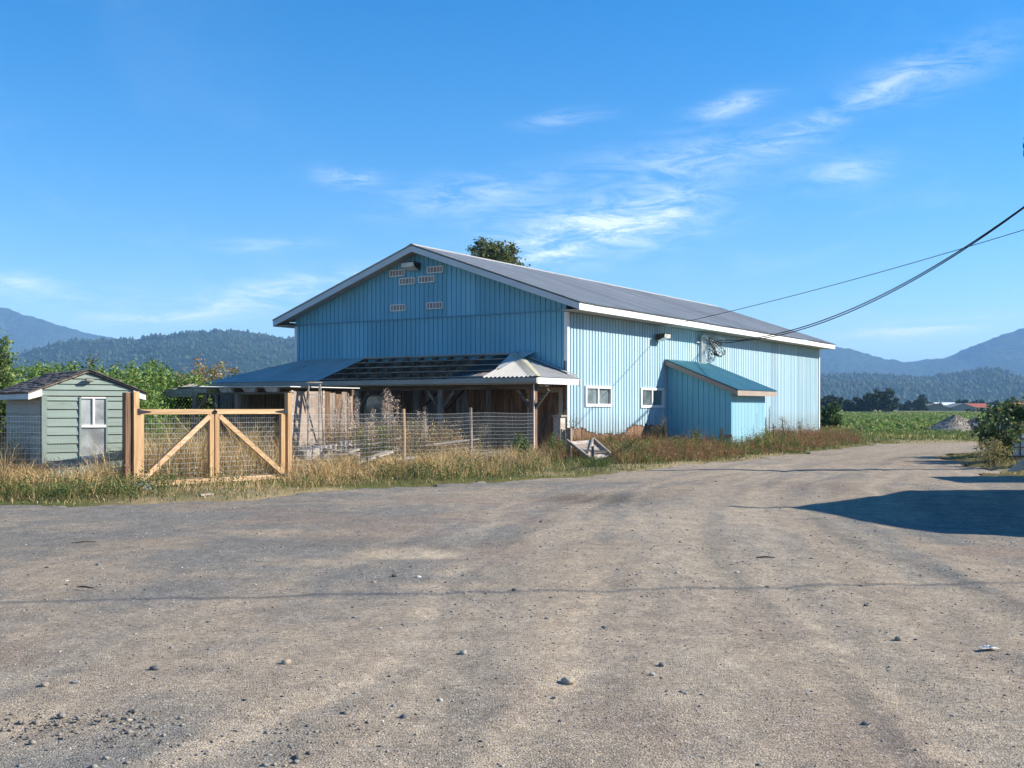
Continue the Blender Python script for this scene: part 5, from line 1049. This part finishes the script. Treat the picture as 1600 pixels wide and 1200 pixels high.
# single tall weeds one can pick out
def weed(label, px, ytop, D, kind, ybase=None):
    p = P(px, ytop, D); hgt = max(.3, p.z); t = thing('tall_weed', label, 'weed', (p.x, D, 0), RNG.random()*6.28, 'tall single weeds'); mb = MB(); cs, cc = [], []
    st = {'plume': 4, 'mullein': 1, 'spike': 2, 'leafy': 7, 'umbel': 3}[kind]
    for i in range(st):
        a = RNG.random()*6.28; r_ = (.0 if st == 1 else .12*hgt)*RNG.random(); hh = hgt*RNG.uniform(.75, 1) if i else hgt; tip = np.array((math.cos(a)*r_*1.6, math.sin(a)*r_*1.6, hh)); b0 = np.array((math.cos(a)*r_*.3, math.sin(a)*r_*.3, -.03)); mid = (b0+tip)/2+RNG.normal(0, .03, 3)
        cv = lambda f: b0*(1-f)**2+2*mid*f*(1-f)+tip*f*f; mb.tube([cv(f) for f in np.linspace(0, 1, 6)], [.011*(1-.7*f)+.002 for f in np.linspace(0, 1, 6)], 4, False)
        if kind == 'plume':
            n = 150; f = RNG.uniform(.62, 1.02, n); q = np.array([cv(v) for v in f])+RNG.normal(size=(n, 3))*.035; cs.append(q); cc.append(mixcol([(.72, .57, .45), (.58, .42, .32), (.80, .68, .55)], n, .2)); n = 50; f = RNG.uniform(.15, .7, n); cs.append(np.array([cv(v) for v in f])+RNG.normal(size=(n, 3))*.06); cc.append(mixcol([(.12, .15, .05), (.25, .19, .09)], n))
        elif kind in ('mullein', 'spike'):
            n = 160; f = RNG.uniform(.45, 1.0, n); cs.append(np.array([cv(v) for v in f])+RNG.normal(size=(n, 3))*.016); cc.append(mixcol([(.13, .12, .06), (.20, .16, .08)] if kind == 'spike' else [(.12, .11, .07), (.16, .15, .09)], n)); n = 40; f = RNG.uniform(.0, .4, n); cs.append(np.array([cv(v) for v in f])+RNG.normal(size=(n, 3))*.09); cc.append(mixcol([(.16, .19, .09)], n))
        elif kind == 'leafy':
            n = 120; f = RNG.uniform(.1, 1.0, n); cs.append(np.array([cv(v) for v in f])+RNG.normal(size=(n, 3))*.07); cc.append(mixcol(LEAFY, n))
        else:
            n = 110; f = RNG.uniform(.8, 1.0, n); cs.append(np.array([cv(v) for v in f])+RNG.normal(size=(n, 3))*np.array((.10, .10, .04))); cc.append(mixcol([(.30, .25, .16), (.24, .2, .12)], n)); n = 25; f = RNG.uniform(.1, .7, n); cs.append(np.array([cv(v) for v in f])+RNG.normal(size=(n, 3))*.06); cc.append(mixcol(GRN, n))
    c, cl_ = np.concatenate(cs), np.concatenate(cc); V, F, C = leaves_geo(c, RNG.uniform(.02, .05, len(c))*(1.5 if kind == 'leafy' else 1), cl_, .5, .45); mb.build('stem', M['bark'] if kind in ('mullein', 'plume') else M['stalk'], t); link('leaves', raw_mesh('leaves', V, [F], C), M['grass'], t)
M['stalk'] = wood('weed_stalk', (.17, .17, .07), (.09, .09, .04)); LEAFY = GRN
for a in (('pale plumed weed leaning beside the step ladder', 522, 622, 27.2, 'plume'), ('pale plumed weed in the middle of the fenced yard', 556, 624, 27.0, 'plume'), ('tallest pale plumed weed in front of the dim porch window', 600, 612, 27.4, 'plume'), ('pale plumed weed just right of the tallest one', 616, 618, 27.8, 'plume'),
          ('brown dried weed right of the middle fence post', 663, 640, 28.4, 'plume'), ('bushy brown weed left of the pale plumes', 538, 640, 26.6, 'plume'), ('bushy tan weed between the plumed weeds', 575, 641, 26.4, 'plume'), ('dry weed behind the middle fence post', 648, 655, 27.6, 'umbel'), ('tan arching weed beside the thin fence post', 752, 664, 30.2, 'umbel'),
          ('pale weed head standing against the lean-to shade', 1031, 651, 36.6, 'umbel'), ('slender green spike right beside the pale weed head', 1043, 658, 36.4, 'spike'), ('green weed in front of the lean-to shed', 1087, 668, 36.5, 'leafy'), ('thin green stalk near the lean-to corner', 1127, 668, 36.6, 'spike'),
          ('dark mullein spike right of the lean-to shed', 1203, 634, 40.5, 'mullein'), ('second dark mullein spike, a little lower', 1196, 652, 40.2, 'mullein'), ('short dark spike right of the mulleins', 1208, 662, 41, 'mullein'), ('feathery weed against the sunlit far wall', 1222, 650, 41.5, 'umbel'), ('broad feathery weed further along the far wall', 1250, 655, 44, 'umbel'), ('thin spike between the feathery weeds', 1230, 663, 42, 'spike'),
          ('seedy grey weed by the stub post at the barn corner', 889, 640, 32.9, 'umbel')):
    weed(*a)
LEAFY = [(.26, .26, .06), (.34, .32, .09), (.15, .2, .06)]
for a in (('yellow green bush of weeds at the lean-to shed corner', 1198, 672, 38.4, 'leafy'), ('small yellow green weed in front of the lean-to corner', 1183, 682, 37.6, 'leafy')): weed(*a)
LEAFY = [(.10, .17, .04), (.14, .20, .06), (.19, .22, .08)]
for a in (('fresh green weed inside the fence before the porch post', 812, 676, 29.9, 'leafy'), ('second fresh green weed left of the porch post', 822, 690, 30.0, 'leafy'), ('tall green weed right of the porch post', 861, 676, 30.4, 'leafy'), ('green weed at the foot of the stub post', 874, 686, 30.6, 'leafy'), ('dark green weed behind the fence in the yard', 598, 668, 28.2, 'leafy'), ('green weed in the middle of the yard behind the wire', 570, 668, 28.0, 'leafy')): weed(*a)

# brambles over the tank
def bramble(label, base, reach, n, nl, seed, zmin=-9, hs_=1.0):
    r2 = np.random.default_rng(seed); t = thing('bramble', label, 'bramble', base, 0, 'brambles at the right'); mb = MB(); cs = []
    for i in range(n):
        a = r2.uniform(0, 6.28) if i % 3 else r2.uniform(2.6, 4.2); L = reach*r2.uniform(.5, 1.0); hh = r2.uniform(.5, 1.3)*hs_; pts = []
        for f in np.linspace(0, 1, 8): pts.append(np.array((math.cos(a)*L*f, math.sin(a)*L*f*.7, 4*hh*(f*.75)*(1-f*.75)*1.0+.02)))
        mb.tube(pts, [.014-.009*f for f in np.linspace(0, 1, 8)], 4, False); f = r2.uniform(.08, 1, nl//n); P_ = np.array(pts); idx = f*7; i0 = np.minimum(idx.astype(int), 6); q = P_[i0]+(P_[i0+1]-P_[i0])*(idx-i0)[:, None]; cs.append(q+r2.normal(size=(len(f), 3))*.10)
    c = np.concatenate(cs); c = c[c[:, 2] > zmin]; V, F, C = leaves_geo(c, .115*RNG.uniform(.6, 1.4, len(c)), mixcol([(.06, .10, .035), (.09, .14, .045), (.14, .18, .07), (.26, .20, .06)], len(c), .35, [.4, .35, .18, .07]), .3, .7); mb.build('cane', M['bark'], t); link('leaves', raw_mesh('leaves', V, [F], C), M['leaf'], t)
bramble('bramble arching over the top of the white tank', (15.3, 31.6, 1.0), 1.25, 30, 2200, 1, .16, .5); bramble('bramble clump behind the tank at the right edge', (15.9, 33.8, .5), 1.7, 34, 3000, 2, -9, .8); bramble('loose bramble trailing onto the gravel left of the tank', (13.85, 30.6, 0), .95, 24, 1100, 3, -9, .95); bramble('low bramble in the shade before the tank', (14.3, 28.2, 0), .8, 16, 700, 4)
p = G(1525, 738); woody('straw_bush', 'golden dry bush at the tip of the bramble patch', 'bush', (12.75, 28.9, 0), .85, .9, 26, 1600, .05, [(.42, .32, .14), (.30, .26, .10), (.16, .19, .07)], None, .006, .05)

# ------------------------------------------------------------------ field, far trees and farm buildings
n = 90000; D = 62*np.exp(RNG.random(n)**1.15*math.log(420/62)); X = D*RNG.uniform(.05, .75, n); X = np.round(X/(1.5))*1.5+RNG.normal(0, .33, n)
D = D+RNG.normal(0, .4, n); near = sstep(D, 60, 74); hh = (.06+.42*near*RNG.random(n))*(1-.8*sstep(D, 100, 220)); gp_ = fbm(X*.06, D*.05, 111, 3); ok = (RNG.random(n) < .3+.9*gp_); X, D, hh, near = X[ok], D[ok], hh[ok], near[ok]; n = len(X)
c = mixcol([(.145, .215, .055), (.10, .17, .045), (.19, .25, .07), (.27, .28, .10), (.30, .235, .11)], n, .35, [.36, .3, .2, .09, .05]); V, F, C = leaves_geo(np.stack([X, D, hh], 1), (.13+.15*RNG.random(n))*(.8+D/300), c, .5, .7)
stuff('field_crop', [(V, F, C)], M['grass'], 'green berry crop in rows across the field', 'crop')
X, Y = scatter(60000, 8, 60, 46, 72); ins = inside_gravel(X, Y); bl = blocked(X, Y); ok = (ins < -.2) & ~bl & (RNG.random(len(X)) < .2+.9*fbm(X*.4, Y*.4, 113, 3)) & (X > .2*Y); X, Y = X[ok], Y[ok]; n = len(X); e = -ins[ok]
c = np.where((fbm(X*.25, Y*.25, 114, 3) > .36)[:, None], mixcol(GRN, n), mixcol(STRAW[:2]+GRN, n, .3)); stuff('field_edge_grass', [blades_geo(put_z(X, Y), (.05+.22*sstep(e, .4, 5))*RNG.uniform(.3, 1.1, n), .012+.012*RNG.random(n), .5, c)], M['grass'], 'rough green grass between the gravel and the crop', 'grass')
p = P(1293, 627, 72); tree('round_bush', 'round green bush at the barn corner by the field', (p.x, 72, 0), p.z, rnd_lobes(9, 1.7, .35, p.z-.3, .5, 4), 4200, .16, [(.075, .13, .035), (.05, .09, .028), (.11, .16, .05)], .07, cat='bush')
FT = [(1287, 621, 380, 7), (1308, 617, 400, 9), (1333, 625, 420, 8), (1352, 618, 410, 10), (1372, 612, 400, 12), (1390, 622, 400, 7), (1414, 628, 520, 8), (1434, 623, 520, 9), (1460, 630, 560, 8), (1500, 627, 620, 7), (1514, 624, 620, 8), (1532, 627, 620, 9), (1552, 628, 620, 8), (1577, 624, 600, 9), (1594, 627, 600, 8)]
fl = ['far tree at the barn edge of the dark tree group', 'far rounded tree second from the barn', 'low far tree left of the largest dark one', 'broad dark far tree in the middle of the group', 'largest dark far tree beyond the field', 'right shoulder tree of the dark far group', 'small hazy tree right of the dark group', 'round hazy tree left of the farm buildings', 'hazy tree behind the white roofed building',
      'hazy tree left of the red roof', 'tallest hazy tree behind the red roof', 'wide hazy tree above the red roof', 'hazy tree right of the red roof', 'hazy tree above the brambles', 'hazy tree at the right edge']
for (px, py, D, wd), lb in zip(FT, fl):
    p = P(px, py, D); tree('far_tree', lb, (p.x, D, 0), p.z, rnd_lobes(14, wd*1.1, 1.0, p.z-.9, wd*.27, int(px)), 3600, .8, [(.035, .055, .025), (.05, .075, .032), (.025, .04, .02)], .35, 'trees beyond the field', M['far_leaf'])
M['creamw'] = flat('cream_wall', (.62, .56, .42), .8); M['greyw'] = flat('grey_wall', (.26, .27, .26), .8); M['redroof'] = flat('red_roof', (.38, .10, .06), .8); M['whiteroof'] = flat('white_roof', (.75, .76, .76), .6); M['olive'] = flat('olive_grey_wall', (.22, .23, .18), .8)
def far_barn(label, px0, px1, D, zw, zr, depth, wall, roof, gable_front=True, base=0.0, rz=0.0):
    x0, x1 = (px0-800)/F_PX*D, (px1-800)/F_PX*D; W_ = x1-x0; t = thing('far_barn', label, 'barn', (x0, D, 0), rz, 'farm buildings beyond the field')
    if gable_front:
        MB().prism([(0, 0, 0), (W_, 0, 0), (W_, 0, zw), (W_/2, 0, zr), (0, 0, zw)], (0, depth, 0)).build('wall', M[wall], t)
        for s_ in (0, 1): MB().prism([(W_/2, -.4, zr+.02), (W_+.4 if s_ else -.4, -.4, zw-.1), (W_+.4 if s_ else -.4, -.4, zw+.1), (W_/2, -.4, zr+.25)], (0, depth+.8, 0)).build('roof', M[roof], t)
        MB().box(W_*.4, W_*.6, -.06, 0, 0, zw*.75).build('door', M['greyw'], t)
    else:
        MB().box(0, W_, 0, depth, 0, zw).build('wall', M[wall], t); MB().prism([(-.4, -.5, zw-.05), (-.4, depth/2, zr), (-.4, depth+.5, zw-.05), (-.4, depth/2, zr+.2)], (W_+.8, 0, 0)).add(*(lambda b_: (b_.v, b_.f))(MB().prism([(-.39, -.45, zw), (-.39, depth/2, zr), (-.39, depth+.45, zw)], (W_+.78, 0, 0)))).build('roof', M[roof], t)
        for j in range(4): f = (j+.5)/4; MB().box(W_*f-.8, W_*f+.8, -.06, 0, .9, zw*.7).build('window', M['greyw'], t)
far_barn('long low white roofed shed farthest left of the farm', 1392, 1412, 640, 1.6, 2.3, 9, 'creamw', 'whiteroof', False)
far_barn('pale blue-white roofed greenhouse at the farm', 1408, 1448, 600, 1.6, 2.9, 10, 'whiteroof', 'whiteroof', False)
far_barn('olive grey gabled barn in front of the white roof', 1436, 1487, 520, 1.1, 3.3, 20, 'olive', 'olive', True)
far_barn('bright white long roof behind the olive barn', 1462, 1506, 620, 3.0, 4.4, 12, 'whiteroof', 'whiteroof', False)
far_barn('grey gabled front of the red roofed barn', 1486, 1524, 520, 1.5, 3.4, 12, 'greyw', 'greyw', True)
far_barn('red roofed barn with a cream wall', 1510, 1546, 534, 1.7, 3.5, 12, 'creamw', 'redroof', False)
far_barn('red roofed house at the right edge beyond the brambles', 1582, 1625, 560, 2.2, 4.0, 10, 'creamw', 'redroof', False)
far_barn('white vehicle shed seen through the bramble tops', 1556, 1580, 600, 1.8, 2.6, 8, 'whiteroof', 'whiteroof', False)
X = np.linspace(180, 300, 900); Y = 430+RNG.normal(0, 3, 900); c3 = np.stack([X[:, ], Y, RNG.uniform(.1, 1.0, 900)], 1); V, F, C = leaves_geo(c3, RNG.uniform(.8, 1.6, 900), mixcol([(.05, .06, .025), (.03, .045, .02)], 900), .3, .8)
stuff('hedge_row', [(V, F, C)], M['far_leaf'], 'dark hedge strip before the farm buildings', 'hedge')

# ------------------------------------------------------------------ stones and litter on the yard
n = 60000; D = 4.2*np.exp(RNG.random(n)**.9*math.log(30/4.2)); X = D*RNG.uniform(-.62, .62, n); ok = inside_gravel(X, D) > -.05; gd = fbm(X*.8, D*.8, 14, 4); ok &= RNG.random(n) < np.clip(1.5-1.6*gd, .1, 1); X, D = X[ok], D[ok]; n = len(X)
sz = np.clip(.0045*np.exp(RNG.normal(0, .55, n)), .0025, .028)*np.clip(D/8, .8, 1.25); cc = mixcol([(.22, .21, .205), (.15, .15, .15), (.33, .29, .25), (.46, .43, .39), (.27, .21, .165)], n, .25, [.36, .18, .26, .08, .12])
stuff_o = stones(np.stack([X, D, H(X, D)+sz*.10], 1), sz, cc, 'loose_gravel', M['stone']); tag(stuff_o, 'loose gravel stones scattered over the yard', 'gravel', kind='stuff')
n = 420; X = np.concatenate([RNG.normal(-2.15, .20, n//3), RNG.normal(-1.5, .7, n-n//3)]); D = np.concatenate([RNG.normal(5.32, .12, n//3), RNG.normal(5.05, .25, n-n//3)]); sz = np.clip(.009*np.exp(RNG.normal(0, .55, n)), .004, .034)
pk = np.exp(-((X+2.0)/.30)**2-((D-5.25)/.22)**2)
o = stones(np.stack([X, D, H(X, D)+sz*.12+.05*pk*RNG.random(n)], 1), sz, mixcol([(.15, .14, .125), (.20, .185, .165), (.27, .245, .205)], n, .3), 'crushed_rock', M['stone']); tag(o, 'dark crushed rock spilled in the left foreground', 'crushed rock', kind='stuff')
def rock(label, px, py, wpx, col, flatn=.65, seed=0):
    g_ = G(px, py); s = wpx/F_PX*g_.y*.5; r2 = np.random.default_rng(seed+int(px)); mb = bpy.data.meshes.new('rock'); import bmesh
    bm = bmesh.new(); bmesh.ops.create_icosphere(bm, subdivisions=3, radius=1); o1 = r2.uniform(0, 50, 3)
    for v in bm.verts:
        d = v.co; k = .72+.5*float(fbm(np.array([d.x*1.1+o1[0]+d.z]), np.array([d.y*1.1+o1[1]-d.z*.7]), seed, 3)[0]); ax = max(abs(d.x), abs(d.y)*1.05, abs(d.z)*1.1); v.co = d*k*(.72+.28/ax*.8)*s; v.co.z *= flatn; v.co.y *= .85
    bm.to_mesh(mb); bm.free(); at_ = mb.color_attributes.new('Col', 'FLOAT_COLOR', 'POINT'); cl_ = np.ones((len(mb.vertices), 4), np.float32); cl_[:, :3] = np.array(col)*r2.uniform(.85, 1.15, (len(mb.vertices), 1)); at_.data.foreach_set('color', cl_.ravel())
    return tag(link('rock', mb, M['stone'], None, (g_.x, g_.y, float(H(np.array([g_.x]), np.array([g_.y]))[0])+s*flatn*.45), r2.uniform(0, 6)), label, 'rock', 'loose rocks on the yard')
for i, a in enumerate((('rounded tan rock, largest on the middle foreground', 888, 1062, 24, (.36, .30, .23)), ('grey rock right of the yard centre, beside a dark one', 1034, 1040, 13, (.16, .16, .155)), ('pale pebble just below the dark rock', 1019, 1055, 10, (.36, .33, .29)), ('pair-topped tan stone left of the centre foreground', 447, 1036, 16, (.34, .28, .21)),
      ('angular grey rock in the centre foreground', 724, 1019, 15, (.26, .25, .23)), ('dark stone in the left foreground', 242, 1045, 16, (.12, .115, .11)), ('tan rock at the far left foreground', 70, 1071, 15, (.30, .25, .20)), ('flat grey stone beside the far left rock', 118, 1066, 16, (.24, .23, .215), .3), ('brown stone right of centre in the tyre tracks', 1404, 999, 15, (.22, .19, .155)),
      ('small dark stone in the right tyre tracks', 1353, 945, 9, (.13, .125, .12)), ('dark stone below the sandy pothole', 617, 900, 11, (.11, .105, .10)), ('small dark stone at the line shadow', 803, 922, 9, (.12, .115, .11)), ('small dark stone left of the tan rock track', 944, 976, 8, (.13, .125, .12)), ('dark stone in the lower right foreground', 1352, 1130, 13, (.13, .13, .13)),
      ('small flat stone near the bottom centre', 1066, 1082, 10, (.22, .21, .2), .4), ('dark stone at the bottom centre edge', 631, 1120, 12, (.12, .125, .13)), ('small grey stone low on the left of the tan rock', 866, 1085, 9, (.25, .24, .22)))): rock(*a, seed=i)
def crumple(name, label, cat, at, s, mat, hgt=.5, seed=0):
    r2 = np.random.default_rng(seed); n = 9; V = [((i/(n-1)-.5)*s*1.6+r2.normal(0, s*.07), (j/(n-1)-.5)*s+r2.normal(0, s*.07), s*hgt*r2.random()*math.sin(math.pi*i/(n-1))*math.sin(math.pi*j/(n-1))+.01) for i in range(n) for j in range(n)]
    F = [(i*n+j, (i+1)*n+j, (i+1)*n+j+1, i*n+j+1) for i in range(n-1) for j in range(n-1)]; return tag(MB().add(V, F).build(name, mat, None, loc=at), label, cat)
M['bluebag'] = painted('blue_white_plastic', (.08, .25, .60), (.75, .78, .80), .4, (1, 1, 1), 9, .95); M['paper'] = flat('dirty_white_paper', (.55, .53, .50), .9)
crumple('plastic_bag', 'crumpled blue and white plastic bag at the foot of the gate post', 'bag', G(219, 768)+Vector((0, 0, .03)), .28, M['bluebag'], .75, 1); crumple('paper_scrap', 'torn pale scrap of paper on the right of the yard', 'litter', G(1545, 1014), .065, M['paper'], .3, 2); crumple('litter_scrap', 'tiny white scrap on the verge before the fence', 'litter', G(683, 745)+Vector((0, 0, .03)), .14, M['paper'], .4, 3)
for lb, px, py, L, an in (('small dark twig lying on the mid yard', 1196, 873, .10, 0), ('thin twig on the left of the yard', 131, 849, .13, .4), ('short twig at the line shadow on the left', 133, 920, .09, 2.8)):
    g_ = G(px, py); tag(MB().tube([(-L, 0, .012), (0, .01, .02), (L, 0, .012)], [.006, .009, .004], 5).build('twig', M['bark'], None, loc=g_, rz=an), lb, 'twig', 'twigs on the yard')
